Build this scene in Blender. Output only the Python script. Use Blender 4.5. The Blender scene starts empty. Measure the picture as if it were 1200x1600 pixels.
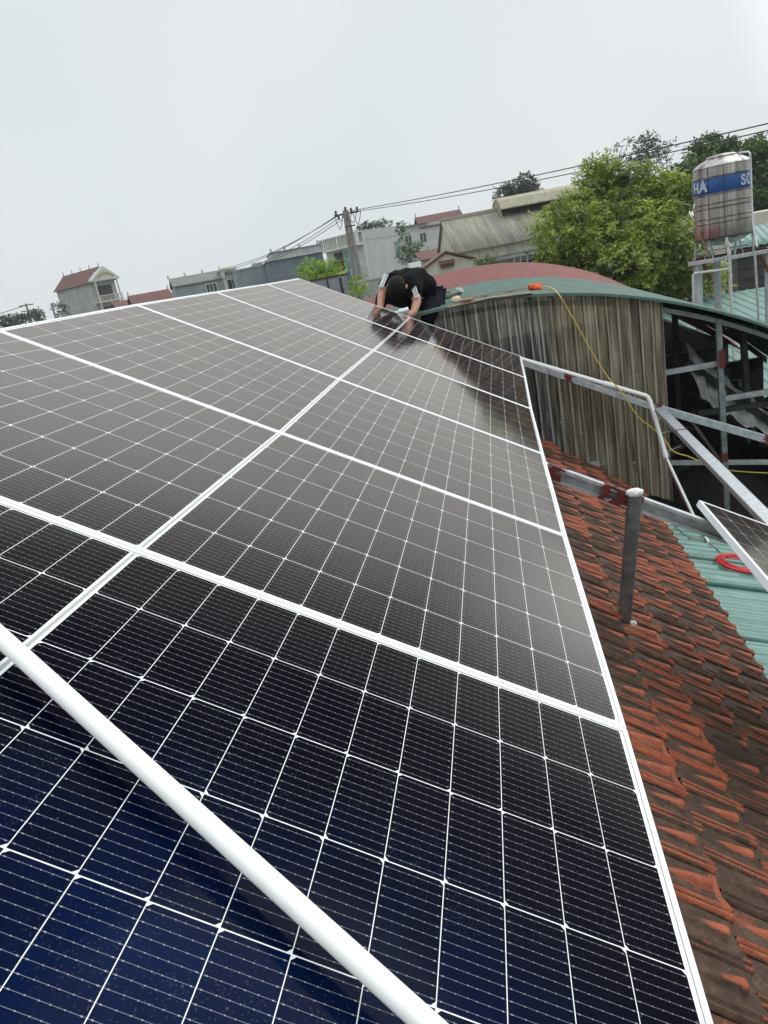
import bpy, bmesh, math, random
import numpy as np
from mathutils import Vector, Matrix, Quaternion
R = math.radians
scene = bpy.context.scene
COL = scene.collection
random.seed(7)
rng = np.random.default_rng(7)

# ------------------------------------------------------------------ camera
F_PX = 1130.4                                  # focal length in photo pixels (1200 x 1600)
CAM = Vector((0.8165, -1.4140, 0.4716))        # origin = middle of the nearest panel seam
CR = Vector((0.97562, 0.13159, -0.17564))      # camera right
CD = Vector((-0.12292, -0.33536, -0.93403))    # camera down
CF = Vector((-0.18181, 0.93285, -0.31101))     # camera forward
cam = bpy.data.cameras.new('camera'); camo = bpy.data.objects.new('camera', cam); COL.objects.link(camo)
camo.matrix_world = Matrix(((CR.x, -CD.x, -CF.x, CAM.x), (CR.y, -CD.y, -CF.y, CAM.y), (CR.z, -CD.z, -CF.z, CAM.z), (0, 0, 0, 1)))
cam.sensor_fit = 'VERTICAL'; cam.sensor_height = 24.0; cam.lens = 24.0 * F_PX / 1600
cam.clip_start = 0.02; cam.clip_end = 3000
scene.camera = camo
scene.render.resolution_x = 768; scene.render.resolution_y = 1024
GZ = -5.5                                      # ground level

# ------------------------------------------------------------------ sky, sun, exposure
SUN_EL, SUN_AZ = R(48), R(48)
w = bpy.data.worlds.new('World'); scene.world = w; w.use_nodes = True
nt = w.node_tree; nt.nodes.clear()
def wn(t, **k):
    n = nt.nodes.new(t)
    for a, b in k.items(): setattr(n, a, b)
    return n
out = wn('ShaderNodeOutputWorld'); bg = wn('ShaderNodeBackground'); sky = wn('ShaderNodeTexSky')
sky.sky_type = 'NISHITA'; sky.sun_disc = False; sky.sun_elevation = SUN_EL; sky.sun_rotation = SUN_AZ
sky.air_density = 1.0; sky.dust_density = 4.0; sky.ozone_density = 1.0
mix = wn('ShaderNodeMixRGB'); mix.inputs[0].default_value = 0.93
tc = wn('ShaderNodeTexCoord'); nz = wn('ShaderNodeTexNoise'); nz.inputs['Scale'].default_value = 1.3; nz.inputs['Detail'].default_value = 3
rmp = wn('ShaderNodeValToRGB')
rmp.color_ramp.elements[0].position = 0.3; rmp.color_ramp.elements[0].color = (6.25, 6.90, 7.25, 1)
rmp.color_ramp.elements[1].position = 0.7; rmp.color_ramp.elements[1].color = (7.85, 8.15, 8.25, 1)
nt.links.new(tc.outputs['Generated'], nz.inputs['Vector']); nt.links.new(nz.outputs['Fac'], rmp.inputs[0])
nt.links.new(sky.outputs[0], mix.inputs[1]); nt.links.new(rmp.outputs[0], mix.inputs[2])
sx = wn('ShaderNodeSeparateXYZ'); nt.links.new(tc.outputs['Generated'], sx.inputs[0])     # an overcast sky is brighter overhead
mr = wn('ShaderNodeMapRange'); mr.inputs['From Min'].default_value = .32; mr.inputs['From Max'].default_value = 1.0; mr.inputs['To Min'].default_value = 1.0; mr.inputs['To Max'].default_value = 2.3
nt.links.new(sx.outputs[2], mr.inputs['Value'])
# bright sky lobe added out of view at right, to lift the panels' reflections
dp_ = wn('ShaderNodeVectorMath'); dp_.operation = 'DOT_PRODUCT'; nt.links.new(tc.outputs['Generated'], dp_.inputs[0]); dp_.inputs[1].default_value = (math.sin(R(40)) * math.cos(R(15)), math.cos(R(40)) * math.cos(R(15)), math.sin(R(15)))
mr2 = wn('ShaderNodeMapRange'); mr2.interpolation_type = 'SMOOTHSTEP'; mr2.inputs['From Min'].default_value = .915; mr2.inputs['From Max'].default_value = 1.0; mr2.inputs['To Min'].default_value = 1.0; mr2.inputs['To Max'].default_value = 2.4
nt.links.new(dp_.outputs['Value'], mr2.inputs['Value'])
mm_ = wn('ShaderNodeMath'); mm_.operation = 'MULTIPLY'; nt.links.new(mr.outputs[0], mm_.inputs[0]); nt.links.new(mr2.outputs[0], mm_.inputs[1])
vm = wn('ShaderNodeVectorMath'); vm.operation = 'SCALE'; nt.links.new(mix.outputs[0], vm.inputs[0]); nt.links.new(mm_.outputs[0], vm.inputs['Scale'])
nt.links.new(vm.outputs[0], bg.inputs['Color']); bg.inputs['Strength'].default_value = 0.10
nt.links.new(bg.outputs[0], out.inputs['Surface'])
sl = bpy.data.lights.new('sun', 'SUN'); sl.energy = 0.8; sl.angle = R(30); sl.color = (1, .97, .92)
so = bpy.data.objects.new('sun', sl); COL.objects.link(so)
so.rotation_euler = Vector((math.sin(SUN_AZ) * math.cos(SUN_EL), math.cos(SUN_AZ) * math.cos(SUN_EL), math.sin(SUN_EL))).to_track_quat('Z', 'Y').to_euler()
scene.view_settings.view_transform = 'Standard'; scene.view_settings.look = 'None'
scene.view_settings.exposure = 0.12; scene.view_settings.gamma = 1.0
scene.render.engine = 'CYCLES'

# ------------------------------------------------------------------ places in space
def ray(x, y): return (CR * ((x - 600) / F_PX) + CD * ((y - 800) / F_PX) + CF)
def at(x, y, d): return CAM + ray(x, y) * d                       # a point d metres ahead
def atv(x, y, v):                                                 # a point on the upright plane y = v
    r = ray(x, y); return CAM + r * ((v - CAM.y) / r.y)
def atz(x, y, z):
    r = ray(x, y); return CAM + r * ((z - CAM.z) / r.z)
UA = Vector((0.87755, 0, -0.47949)); NA = Vector((0.47949, 0, 0.87755)); VA = Vector((0, 1, 0))
def arr(u, v, n=0.0): return UA * u + VA * v + NA * n             # a point on the tilted array

# ------------------------------------------------------------------ objects
ORG = {}
def tag(o, label=None, cat=None, group=None, kind=None):
    if label: o['label'] = label
    if cat: o['category'] = cat
    if group: o['group'] = group
    if kind: o['kind'] = kind
    return o
def thing(name, loc, label, cat, group=None):
    o = bpy.data.objects.new(name, None); COL.objects.link(o); o.location = loc
    o.empty_display_size = .2; ORG[o] = Vector(loc)
    return tag(o, label, cat, group)
def link(name, me, mats, parent=None, org=None, smooth=False):
    o = bpy.data.objects.new(name, me); COL.objects.link(o)
    for m in (mats if isinstance(mats, (list, tuple)) else [mats]): me.materials.append(m)
    if parent is not None: o.parent = parent
    ORG[o] = ORG[parent] if parent is not None else Vector(org or (0, 0, 0))
    if parent is None: o.location = ORG[o]
    if smooth:
        me.polygons.foreach_set('use_smooth', [True] * len(me.polygons))
    return o
class MB:
    """collects shapes in world space (optionally through a frame) and links them as one mesh"""
    def __init__(s, frame=None): s.v = []; s.f = []; s.mi = []; s.F = frame; s.m = 0; s.sharp = []
    def P(s, p):
        p = Vector(p); return s.F @ p if s.F is not None else p
    def poly(s, pts):
        n = len(s.v); s.v += [s.P(p) for p in pts]; s.f.append(tuple(range(n, n + len(pts)))); s.mi.append(s.m); return s
    def solid(s, vs, fs):
        n = len(s.v); s.v += [s.P(p) for p in vs]
        for f in fs: s.f.append(tuple(n + i for i in f)); s.mi.append(s.m)
        return s
    def box(s, a, b):
        x0, y0, z0 = a; x1, y1, z1 = b
        return s.solid([(x0, y0, z0), (x1, y0, z0), (x1, y1, z0), (x0, y1, z0), (x0, y0, z1), (x1, y0, z1), (x1, y1, z1), (x0, y1, z1)],
                       [(0, 3, 2, 1), (4, 5, 6, 7), (0, 1, 5, 4), (1, 2, 6, 5), (2, 3, 7, 6), (3, 0, 4, 7)])
    def prism(s, poly, axis, a, b):
        """poly: 2-D outline in the two other axes, extruded from a to b along axis (0,1,2)"""
        def mk(p, t):
            q = list(p); q.insert(axis, t); return q
        n = len(poly)
        return s.solid([mk(p, a) for p in poly] + [mk(p, b) for p in poly],
                       [tuple(range(n))[::-1], tuple(range(n, 2 * n))] + [(i, (i + 1) % n, n + (i + 1) % n, n + i) for i in range(n)])
    def bar(s, p, q, w, h, up=(0, 0, 1), chan=False):
        """square bar, or an open C-channel, from p to q"""
        p, q = Vector(p), Vector(q); d = (q - p).normalized(); up = Vector(up)
        sx = d.cross(up).normalized(); uz = sx.cross(d).normalized()
        if chan:
            t = .004; l = h * .22
            pr = [(-w / 2, -h / 2), (w / 2, -h / 2), (w / 2, -h / 2 + l), (w / 2 - t, -h / 2 + l), (w / 2 - t, -h / 2 + t), (-w / 2 + t, -h / 2 + t),
                  (-w / 2 + t, h / 2 - t), (w / 2 - t, h / 2 - t), (w / 2 - t, h / 2 - l), (w / 2, h / 2 - l), (w / 2, h / 2), (-w / 2, h / 2)]
        else:
            c = min(w, h) * .08
            pr = [(-w / 2 + c, -h / 2), (w / 2 - c, -h / 2), (w / 2, -h / 2 + c), (w / 2, h / 2 - c), (w / 2 - c, h / 2), (-w / 2 + c, h / 2), (-w / 2, h / 2 - c), (-w / 2, -h / 2 + c)]
        n = len(pr)
        return s.solid([p + sx * a + uz * b for a, b in pr] + [q + sx * a + uz * b for a, b in pr],
                       [tuple(range(n))[::-1], tuple(range(n, 2 * n))] + [(i, (i + 1) % n, n + (i + 1) % n, n + i) for i in range(n)])
    def tube(s, pts, r, n=10, closed=False):
        pts = [Vector(p) for p in pts]; k = len(pts); rs = r if isinstance(r, (list, tuple)) else [r] * k
        vs = []; ref = None
        for i, p in enumerate(pts):
            if closed: t = pts[(i + 1) % k] - pts[i - 1]
            else: t = pts[min(i + 1, k - 1)] - pts[max(i - 1, 0)]
            t.normalize()
            if ref is None: ref = t.orthogonal().normalized()
            ref = (ref - t * ref.dot(t)).normalized(); b = t.cross(ref)
            for j in range(n):
                a = 2 * math.pi * j / n; vs.append(p + (ref * math.cos(a) + b * math.sin(a)) * rs[i])
        fs = []
        for i in range(k if closed else k - 1):
            i2 = (i + 1) % k
            for j in range(n): fs.append((i * n + j, i * n + (j + 1) % n, i2 * n + (j + 1) % n, i2 * n + j))
        if not closed: fs += [tuple(range(n))[::-1], tuple((k - 1) * n + j for j in range(n))]
        return s.solid(vs, fs)
    def lathe(s, prof, c=(0, 0, 0), n=32, axis=None):
        """prof: (radius, height) pairs"""
        c = Vector(c); vs = []; fs = []
        M = Vector(axis).to_track_quat('Z', 'Y').to_matrix() if axis is not None else Matrix.Identity(3)
        for r, z in prof:
            for j in range(n):
                a = 2 * math.pi * j / n; vs.append(c + M @ Vector((r * math.cos(a), r * math.sin(a), z)))
        for i in range(len(prof) - 1):
            for j in range(n): fs.append((i * n + j, i * n + (j + 1) % n, (i + 1) * n + (j + 1) % n, (i + 1) * n + j))
        fs += [tuple(range(n))[::-1], tuple((len(prof) - 1) * n + j for j in range(n))]
        return s.solid(vs, fs)
    def blob(s, c, r, sub=2, jit=0.15, seed=0, sc=(1, 1, 1)):
        bm = bmesh.new(); bmesh.ops.create_icosphere(bm, subdivisions=sub, radius=1)
        rr = random.Random(seed); c = Vector(c)
        vs = []
        for v in bm.verts:
            k = 1 + rr.uniform(-jit, jit); vs.append(c + Vector((v.co.x * sc[0], v.co.y * sc[1], v.co.z * sc[2])) * r * k)
        fs = [tuple(v.index for v in f.verts) for f in bm.faces]; bm.free()
        return s.solid(vs, fs)
    def build(s, name, mats, parent=None, org=None, smooth=False, auto=None):
        me = bpy.data.meshes.new(name)
        o0 = ORG[parent] if parent is not None else Vector(org or (0, 0, 0))
        me.from_pydata([tuple(v - o0) for v in s.v], [], s.f)
        if any(s.mi): me.polygons.foreach_set('material_index', s.mi)
        me.validate(); me.update()
        o = link(name, me, mats, parent, org, smooth or bool(auto))
        if auto:
            bm = bmesh.new(); bm.from_mesh(me); bmesh.ops.recalc_face_normals(bm, faces=bm.faces)
            for e in bm.edges:
                if len(e.link_faces) == 2 and e.calc_face_angle(0) > R(auto): e.smooth = False
            bm.to_mesh(me); bm.free()
        return o
def grid_mesh(name, V, nu, nv, mats, parent=None, org=None, uv=None, smooth=True, thick=0):
    """V: (nu*nv, 3) world points"""
    o0 = ORG[parent] if parent is not None else Vector(org or (0, 0, 0))
    V = np.asarray(V, float) - np.array(o0)
    i, j = np.meshgrid(np.arange(nu - 1), np.arange(nv - 1), indexing='ij'); a = (i * nv + j).ravel()
    Fc = np.stack([a, a + nv, a + nv + 1, a + 1], 1)
    me = bpy.data.meshes.new(name); me.from_pydata(V.tolist(), [], Fc.tolist())
    if uv is not None:
        l = me.uv_layers.new(name='UVMap'); l.data.foreach_set('uv', np.asarray(uv)[Fc.ravel()].ravel())
    me.update(); o = link(name, me, mats, parent, org, smooth)
    if thick:
        m = o.modifiers.new('thickness', 'SOLIDIFY'); m.thickness = thick; m.offset = -1
    return o
def fast_mesh(name, V, Fq, mats, parent=None, org=None, attr=None, smooth=False):
    o0 = ORG[parent] if parent is not None else Vector(org or (0, 0, 0))
    me = bpy.data.meshes.new(name); V = np.asarray(V, np.float32) - np.array(o0, np.float32); Fq = np.asarray(Fq, np.int32)
    k = Fq.shape[1]; me.vertices.add(len(V)); me.vertices.foreach_set('co', V.ravel())
    me.loops.add(Fq.size); me.loops.foreach_set('vertex_index', Fq.ravel())
    me.polygons.add(len(Fq)); me.polygons.foreach_set('loop_start', np.arange(0, Fq.size, k, dtype=np.int32))
    me.update(calc_edges=True)
    for an, av in (attr or {}).items():
        a = me.attributes.new(an, 'FLOAT', 'POINT'); a.data.foreach_set('value', np.asarray(av, np.float32))
    return link(name, me, mats, parent, org, smooth)

# ------------------------------------------------------------------ materials
class X:
    """tiny arithmetic over shader nodes"""
    def __init__(s, t, o): s.t = t; s.o = o
    @staticmethod
    def _m(t, op, *a):
        n = t.nodes.new('ShaderNodeMath'); n.operation = op
        for i, q in enumerate(a):
            if isinstance(q, X): t.links.new(q.o, n.inputs[i])
            else: n.inputs[i].default_value = q
        return X(t, n.outputs[0])
    def __add__(s, b): return X._m(s.t, 'ADD', s, b)
    def __sub__(s, b): return X._m(s.t, 'SUBTRACT', s, b)
    def __rsub__(s, b): return X._m(s.t, 'SUBTRACT', b, s)
    def __mul__(s, b): return X._m(s.t, 'MULTIPLY', s, b)
    def __truediv__(s, b): return X._m(s.t, 'DIVIDE', s, b)
    def lt(s, b): return X._m(s.t, 'LESS_THAN', s, b)
    def gt(s, b): return X._m(s.t, 'GREATER_THAN', s, b)
    def fl(s): return X._m(s.t, 'FLOOR', s)
    def mod(s, b): return X._m(s.t, 'FLOORED_MODULO', s, b)
    def ab(s): return X._m(s.t, 'ABSOLUTE', s)
    def mn(s, b): return X._m(s.t, 'MINIMUM', s, b)
    def mx(s, b): return X._m(s.t, 'MAXIMUM', s, b)
def nmat(name):
    m = bpy.data.materials.new(name); m.use_nodes = True; t = m.node_tree
    return m, t, t.nodes['Principled BSDF']
def N(t, ty, **k):
    n = t.nodes.new(ty)
    for a, b in k.items():
        if a in n.inputs: n.inputs[a].default_value = b
        else: setattr(n, a, b)
    return n
def sock(t, v, s):
    if isinstance(v, X): t.links.new(v.o, s)
    elif hasattr(v, 'is_output'): t.links.new(v, s)
    else: s.default_value = v if not (isinstance(v, (tuple, list)) and len(v) == 3) else (*v, 1)
def mixc(t, f, a, b, mode='MIX'):
    n = t.nodes.new('ShaderNodeMixRGB'); n.blend_type = mode
    sock(t, f, n.inputs[0]); sock(t, a, n.inputs[1]); sock(t, b, n.inputs[2]); return n.outputs[0]
def ramp(t, f, stops):
    n = t.nodes.new('ShaderNodeValToRGB'); e = n.color_ramp.elements
    while len(e) < len(stops): e.new(.5)
    for i, (p, c) in enumerate(stops):
        e[i].position = p; e[i].color = (*c, 1) if isinstance(c, (tuple, list)) else (c, c, c, 1)
    sock(t, f, n.inputs[0]); return n.outputs[0]
def noise(t, scale, detail=4, rough=.55, vec=None, co='Object', stretch=None, dist=0):
    n = N(t, 'ShaderNodeTexNoise', Scale=scale, Detail=detail, Roughness=rough, Distortion=dist)
    if vec is None:
        c = t.nodes.new('ShaderNodeTexCoord'); vec = c.outputs[co]
    if stretch:
        mp = t.nodes.new('ShaderNodeMapping'); mp.inputs['Scale'].default_value = stretch; t.links.new(vec, mp.inputs[0]); vec = mp.outputs[0]
    t.links.new(vec, n.inputs['Vector']); return n.outputs['Fac']
def bump(t, b, h, strength=.3, dist=.01):
    n = t.nodes.new('ShaderNodeBump'); n.inputs['Strength'].default_value = strength; n.inputs['Distance'].default_value = dist
    sock(t, h, n.inputs['Height']); t.links.new(n.outputs[0], b.inputs['Normal'])
def mat(name, c, rough=.6, metal=0., c2=None, scale=8, spread=(.35, .65), bmp=0, bscale=60, stretch=None, spec=.5, detail=5, co='Object'):
    m, t, b = nmat(name)
    if c2 is None: c2 = tuple(x * .72 for x in c)
    f = noise(t, scale, detail, .6, stretch=stretch, co=co)
    t.links.new(ramp(t, f, [(spread[0], c2), (spread[1], c)]), b.inputs['Base Color'])
    b.inputs['Roughness'].default_value = rough; b.inputs['Metallic'].default_value = metal; b.inputs['Specular IOR Level'].default_value = spec
    if bmp: bump(t, b, noise(t, bscale, 4), bmp, .01)
    return m

def cell_material():
    m, t, b = nmat('solar_glass')
    uv = N(t, 'ShaderNodeUVMap', uv_map='UVMap'); sp = t.nodes.new('ShaderNodeSeparateXYZ'); t.links.new(uv.outputs[0], sp.inputs[0])
    u, v = X(t, sp.outputs[0]), X(t, sp.outputs[1])          # metres on the panel, 0..2.278 by 0..1.134
    PU, PV = .0925, .184
    us = (u - 1.139).ab() - .009                              # distance outward from the middle gap
    side = u.gt(1.139)
    vv = v - .015
    ci, ri = (us / PU).fl(), (vv / PV).fl()
    a = us - ci * PU; c = vv - ri * PV
    inside = us.gt(0.0) * us.lt(12 * PU) * vv.gt(0.0) * vv.lt(6 * PV)
    da = a.mn(a * -1.0 + PU); dc = c.mn(c * -1.0 + PV)
    cell = inside * da.gt(.00065) * dc.gt(.0009)
    # chamfered corners: one side of each half cell, the side swaps from string to string
    par = ri.mod(2.0); sgn = (par + side).mod(2.0)
    aa = a * (sgn * -1.0 + 1.0) + (a * -1.0 + PU) * sgn
    cell = cell * (aa + dc).gt(.0078)
    # eleven wires per cell along u, with solder pads
    q = (c - .0015) / (.181 / 11); qf = (q - q.fl() - .5).ab() * (.181 / 11)
    wire = qf.lt(.00034)
    pads = (((da - .006).ab()).lt(.0014) + ((da - .024).ab()).lt(.0007) + ((da - .040).ab()).lt(.0007)).mn(1.0) * qf.lt(.00085)
    # cell colour
    wn_ = N(t, 'ShaderNodeTexWhiteNoise', noise_dimensions='3D'); cb = t.nodes.new('ShaderNodeCombineXYZ')
    sock(t, ci + side * 40.0, cb.inputs[0]); sock(t, ri, cb.inputs[1]); oi = t.nodes.new('ShaderNodeObjectInfo'); t.links.new(oi.outputs['Random'], cb.inputs[2])
    t.links.new(cb.outputs[0], wn_.inputs['Vector']); rnd = X(t, wn_.outputs['Value'])
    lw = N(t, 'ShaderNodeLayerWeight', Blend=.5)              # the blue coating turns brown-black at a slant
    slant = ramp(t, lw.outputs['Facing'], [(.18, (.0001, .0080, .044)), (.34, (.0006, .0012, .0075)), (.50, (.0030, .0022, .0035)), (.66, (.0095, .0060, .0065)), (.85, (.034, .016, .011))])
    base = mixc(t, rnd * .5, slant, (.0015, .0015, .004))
    fing = ramp(t, noise(t, 14, 3, vec=uv.outputs[0]), [(.35, 0.0), (.75, .35)])
    base = mixc(t, fing * 1.0 if isinstance(fing, X) else fing, base, (.004, .0035, .006))
    silver = (.22, .22, .24)
    base = mixc(t, wire * .8, base, silver); base = mixc(t, pads * .75, base, (.36, .36, .37))
    white = ramp(t, noise(t, 30, 3, vec=uv.outputs[0]), [(.3, (.76, .77, .77)), (.7, (.84, .85, .85))])
    col = mixc(t, cell, white, base)
    rib = ((u - 1.139).ab() - .0005).ab().lt(.0032) * vv.gt(0.0) * vv.lt(6 * PV)
    col = mixc(t, rib, col, (.40, .415, .41))
    seal = (u.mn(u * -1.0 + 2.278)).lt(.0128) + (v.mn(v * -1.0 + 1.134)).lt(.0128)
    col = mixc(t, seal.mn(1.0), col, (.22, .225, .23))
    # water marks and dust on the glass
    vo = N(t, 'ShaderNodeTexVoronoi', Scale=190.0); t.links.new(uv.outputs[0], vo.inputs['Vector'])
    patch = X(t, ramp(t, noise(t, 5.5, 5, .65, vec=uv.outputs[0]), [(.42, 0.0), (.58, 1.0)]))
    spots = X(t, vo.outputs['Distance']).lt(.22) * patch
    big = N(t, 'ShaderNodeTexVoronoi', Scale=28.0); t.links.new(uv.outputs[0], big.inputs['Vector'])
    spots2 = X(t, big.outputs['Distance']).lt(.05)
    film = X(t, ramp(t, noise(t, 3.2, 6, .7, vec=uv.outputs[0]), [(.45, 0.0), (.8, .045)]))
    dust = (spots * .045 + spots2 * .07 + film * .05).mn(1.0)
    col = mixc(t, dust, col, (.55, .54, .50))
    t.links.new(col, b.inputs['Base Color'])
    b.inputs['Specular IOR Level'].default_value = 0.0; b.inputs['Roughness'].default_value = .6
    # anti-reflective textured glass: almost no mirror from above, strong at a slant
    gl = t.nodes.new('ShaderNodeBsdfGlossy'); gl.inputs['Color'].default_value = (1, .95, .885, 1); sock(t, film * .8 + .085 + spots * .05, gl.inputs['Roughness'])
    X_ = X(t, lw.outputs['Facing']); fr = X(t, ramp(t, X_, [(.0, .0005), (.42, .004), (.50, .022), (.56, .075), (.63, .18), (.70, .27), (.77, .36), (.84, .46), (.96, .60)]))
    ms = t.nodes.new('ShaderNodeMixShader'); sock(t, fr, ms.inputs[0]); t.links.new(b.outputs[0], ms.inputs[1]); t.links.new(gl.outputs[0], ms.inputs[2])
    t.links.new(ms.outputs[0], t.nodes['Material Output'].inputs['Surface'])
    return m

M = {}
M['cells'] = cell_material()
M['alu'] = mat('anodised_frame', (.86, .87, .88), .42, .05, (.78, .79, .80), 14)
M['backsheet'] = mat('white_backsheet', (.7, .7, .7), .6)
M['pvc'] = mat('white_plastic_pipe', (.86, .86, .84), .34, 0, (.70, .69, .65), 9, (.22, .42), detail=9)
M['pvc_old'] = mat('aged_plastic_pipe', (.60, .60, .56), .5, 0, (.42, .42, .38), 14, (.3, .6))
M['galv'] = mat('galvanised_steel', (.60, .63, .65), .42, .55, (.33, .35, .37), 16, (.3, .7), bmp=.08, stretch=(1, 6, 1))
M['galv_dark'] = mat('weathered_galvanised_steel', (.30, .32, .33), .5, .5, (.14, .15, .16), 18, (.3, .7), bmp=.1)
M['primer'] = mat('red_primer', (.16, .016, .014), .6, 0, (.075, .010, .009), 20)
M['black_steel'] = mat('sooty_steel', (.05, .05, .05), .7, 0, (.02, .02, .02), 9)
M['grey_steel'] = mat('grey_painted_steel', (.42, .45, .46), .55, .1, (.22, .24, .24), 12, (.3, .7))
M['soot'] = mat('sooty_black', (.012, .012, .012), .9, 0, (.006, .006, .006), 4)  # near-black colour stands in for the shade inside the sheds
M['soot_roof'] = mat('dark_roof_underside', (.030, .028, .026), .6, 0, (.010, .010, .010), 3)  # near-black tone for the vault lining and the red shed walls
M['rope'] = mat('yellow_cord', (.62, .47, .10), .6, 0, (.45, .33, .07), 30)
M['orange'] = mat('orange_rope', (.85, .16, .04), .7, 0, (.62, .10, .03), 30, bmp=.5)
M['cement'] = mat('white_cement', (.78, .77, .74), .8, 0, (.55, .54, .5), 40, bmp=.6)
M['concrete'] = mat('bare_concrete', (.42, .43, .42), .85, 0, (.26, .27, .26), 1.2, (.3, .68), bmp=.2, bscale=20, stretch=(2, 2, .5))
M['concrete_l'] = mat('pale_render', (.50, .52, .51), .85, 0, (.40, .42, .41), .7, (.3, .65), stretch=(1.5, 1.5, .8))
M['blue_grey'] = mat('blue_grey_render', (.30, .345, .37), .85, 0, (.20, .235, .25), .8, (.3, .7), stretch=(1, 1, .35))
M['blue_dark'] = mat('slate_blue_cladding', (.17, .21, .25), .7, 0, (.10, .13, .16), .9, (.3, .7), stretch=(2, 2, .3))
M['white_wall'] = mat('white_painted_wall', (.66, .66, .61), .8, 0, (.48, .48, .43), 1.6, (.3, .65))
M['cream'] = mat('cream_wall', (.62, .60, .50), .8, 0, (.42, .40, .32), 1.4, (.3, .7), stretch=(1, 1, .3))
M['red_tile'] = mat('far_red_tiles', (.155, .055, .042), .8, 0, (.085, .036, .030), 3, (.3, .7))
M['grey_roof'] = mat('grey_fibre_roof', (.20, .205, .18), .85, 0, (.125, .13, .115), 2, (.3, .7))
M['glass'] = mat('window_glass', (.05, .07, .09), .15, 0, (.03, .04, .05), 2)
M['blue_glass'] = mat('blue_window_glass', (.05, .28, .50), .2, 0, (.03, .18, .35), 2)
M['teal_glass'] = mat('teal_curtain', (.16, .36, .38), .5, 0, (.09, .24, .26), 2)
M['dark'] = mat('dark_opening', (.03, .03, .032), .8)
M['brown'] = mat('brown_trim', (.16, .065, .05), .7, 0, (.10, .045, .04), 6)
M['gold'] = mat('ochre_stucco', (.50, .36, .13), .7)
M['steel'] = None
M['blackcloth'] = mat('black_cotton', (.008, .008, .009), .95, 0, (.004, .004, .005), 12, bmp=.4, bscale=25, spec=.15)
M['navycloth'] = mat('dark_trouser_cloth', (.010, .011, .017), .95, 0, (.005, .006, .010), 10, bmp=.4, bscale=22, spec=.15)
M['skin'] = mat('skin', (.46, .25, .165), .55, 0, (.38, .19, .12), 14)
M['hair'] = mat('black_hair', (.006, .005, .005), .7, 0, (.003, .003, .003), 60, bmp=.8, bscale=90, spec=.2)
M['stripe'] = mat('white_sleeve_stripe', (.70, .71, .72), .7)
M['bark'] = mat('bark', (.14, .11, .08), .9, 0, (.07, .055, .04), 6, bmp=.5)
M['pole'] = mat('pole_concrete', (.26, .25, .23), .85, 0, (.17, .165, .155), 3, (.3, .7))
M['wire'] = mat('black_cable', (.05, .05, .055), .6)
M['tarp'] = mat('white_plastic_sheet', (.88, .89, .88), .45, 0, (.60, .62, .61), 7, (.3, .7), bmp=.4, bscale=12)
M['red_cable'] = mat('red_cable', (.75, .03, .035), .38, 0, (.60, .02, .025), 20)
M['rust'] = mat('rusty_steel', (.13, .05, .03), .8, 0, (.05, .022, .018), 14)
M['tool'] = mat('grey_green_tool_casing', (.17, .20, .17), .5, 0, (.10, .12, .10), 12)

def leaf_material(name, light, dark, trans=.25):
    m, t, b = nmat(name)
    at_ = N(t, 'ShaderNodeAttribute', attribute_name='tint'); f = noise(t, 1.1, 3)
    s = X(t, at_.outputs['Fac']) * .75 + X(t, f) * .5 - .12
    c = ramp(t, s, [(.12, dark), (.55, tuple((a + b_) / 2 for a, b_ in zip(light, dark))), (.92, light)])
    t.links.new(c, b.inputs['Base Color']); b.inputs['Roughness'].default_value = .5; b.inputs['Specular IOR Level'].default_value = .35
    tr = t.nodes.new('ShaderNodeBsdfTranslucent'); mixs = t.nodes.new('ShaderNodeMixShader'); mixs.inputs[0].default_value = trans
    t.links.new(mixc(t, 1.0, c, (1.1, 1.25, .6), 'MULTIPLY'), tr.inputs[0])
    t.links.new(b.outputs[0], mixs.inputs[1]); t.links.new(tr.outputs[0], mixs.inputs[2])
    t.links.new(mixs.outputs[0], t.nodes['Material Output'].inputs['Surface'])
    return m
M['leaf_bright'] = leaf_material('bright_leaves', (.37, .43, .085), (.042, .075, .018), .3)
M['leaf_mid'] = leaf_material('mid_leaves', (.10, .17, .045), (.030, .060, .020), .2)
M['leaf_dark'] = leaf_material('dark_leaves', (.055, .095, .04), (.02, .038, .02), .15)
M['leaf_lime'] = leaf_material('lime_leaves', (.30, .42, .05), (.08, .15, .02), .3)

def stripe_roof(name, c, c2, rough=.5, dirt=(.10, .09, .08), amt=.35, axis_stretch=(6, .6, 1), metal=.0, co='Object'):
    m, t, b = nmat(name)
    f = noise(t, 1.6, 6, .65, stretch=axis_stretch, co=co); g = noise(t, 7 if co == 'Object' else 1.2, 5, .6, co=co)
    col = ramp(t, f, [(.3, c2), (.68, c)])
    d = X(t, ramp(t, g, [(.5, 0.0), (.78, amt)]))
    col = mixc(t, d, col, dirt)
    t.links.new(col, b.inputs['Base Color']); b.inputs['Roughness'].default_value = rough; b.inputs['Metallic'].default_value = metal
    return m
M['green_roof'] = stripe_roof('green_coated_sheet', (.090, .165, .138), (.060, .118, .098), .55, (.13, .105, .075), .5)
M['green_low'] = stripe_roof('pale_green_coated_sheet', (.17, .315, .275), (.10, .205, .18), .4, (.07, .085, .075), .55, (1.2, 5, 1))
M['teal_roof'] = stripe_roof('teal_coated_sheet', (.15, .27, .235), (.11, .205, .18), .5)
M['red_roof'] = stripe_roof('faded_red_sheet', (.245, .070, .060), (.165, .050, .045), .6, (.12, .08, .075), .4)
M['barn_roof'] = stripe_roof('old_fibre_cement_sheet', (.32, .295, .22), (.125, .12, .105), .85, (.11, .105, .095), .5, (1.6, .12, 1), co='UV')
M['barn_top'] = stripe_roof('lichen_fibre_sheet', (.42, .38, .26), (.27, .25, .18), .85, (.17, .16, .13), .5, (2, 2, 1))

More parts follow.
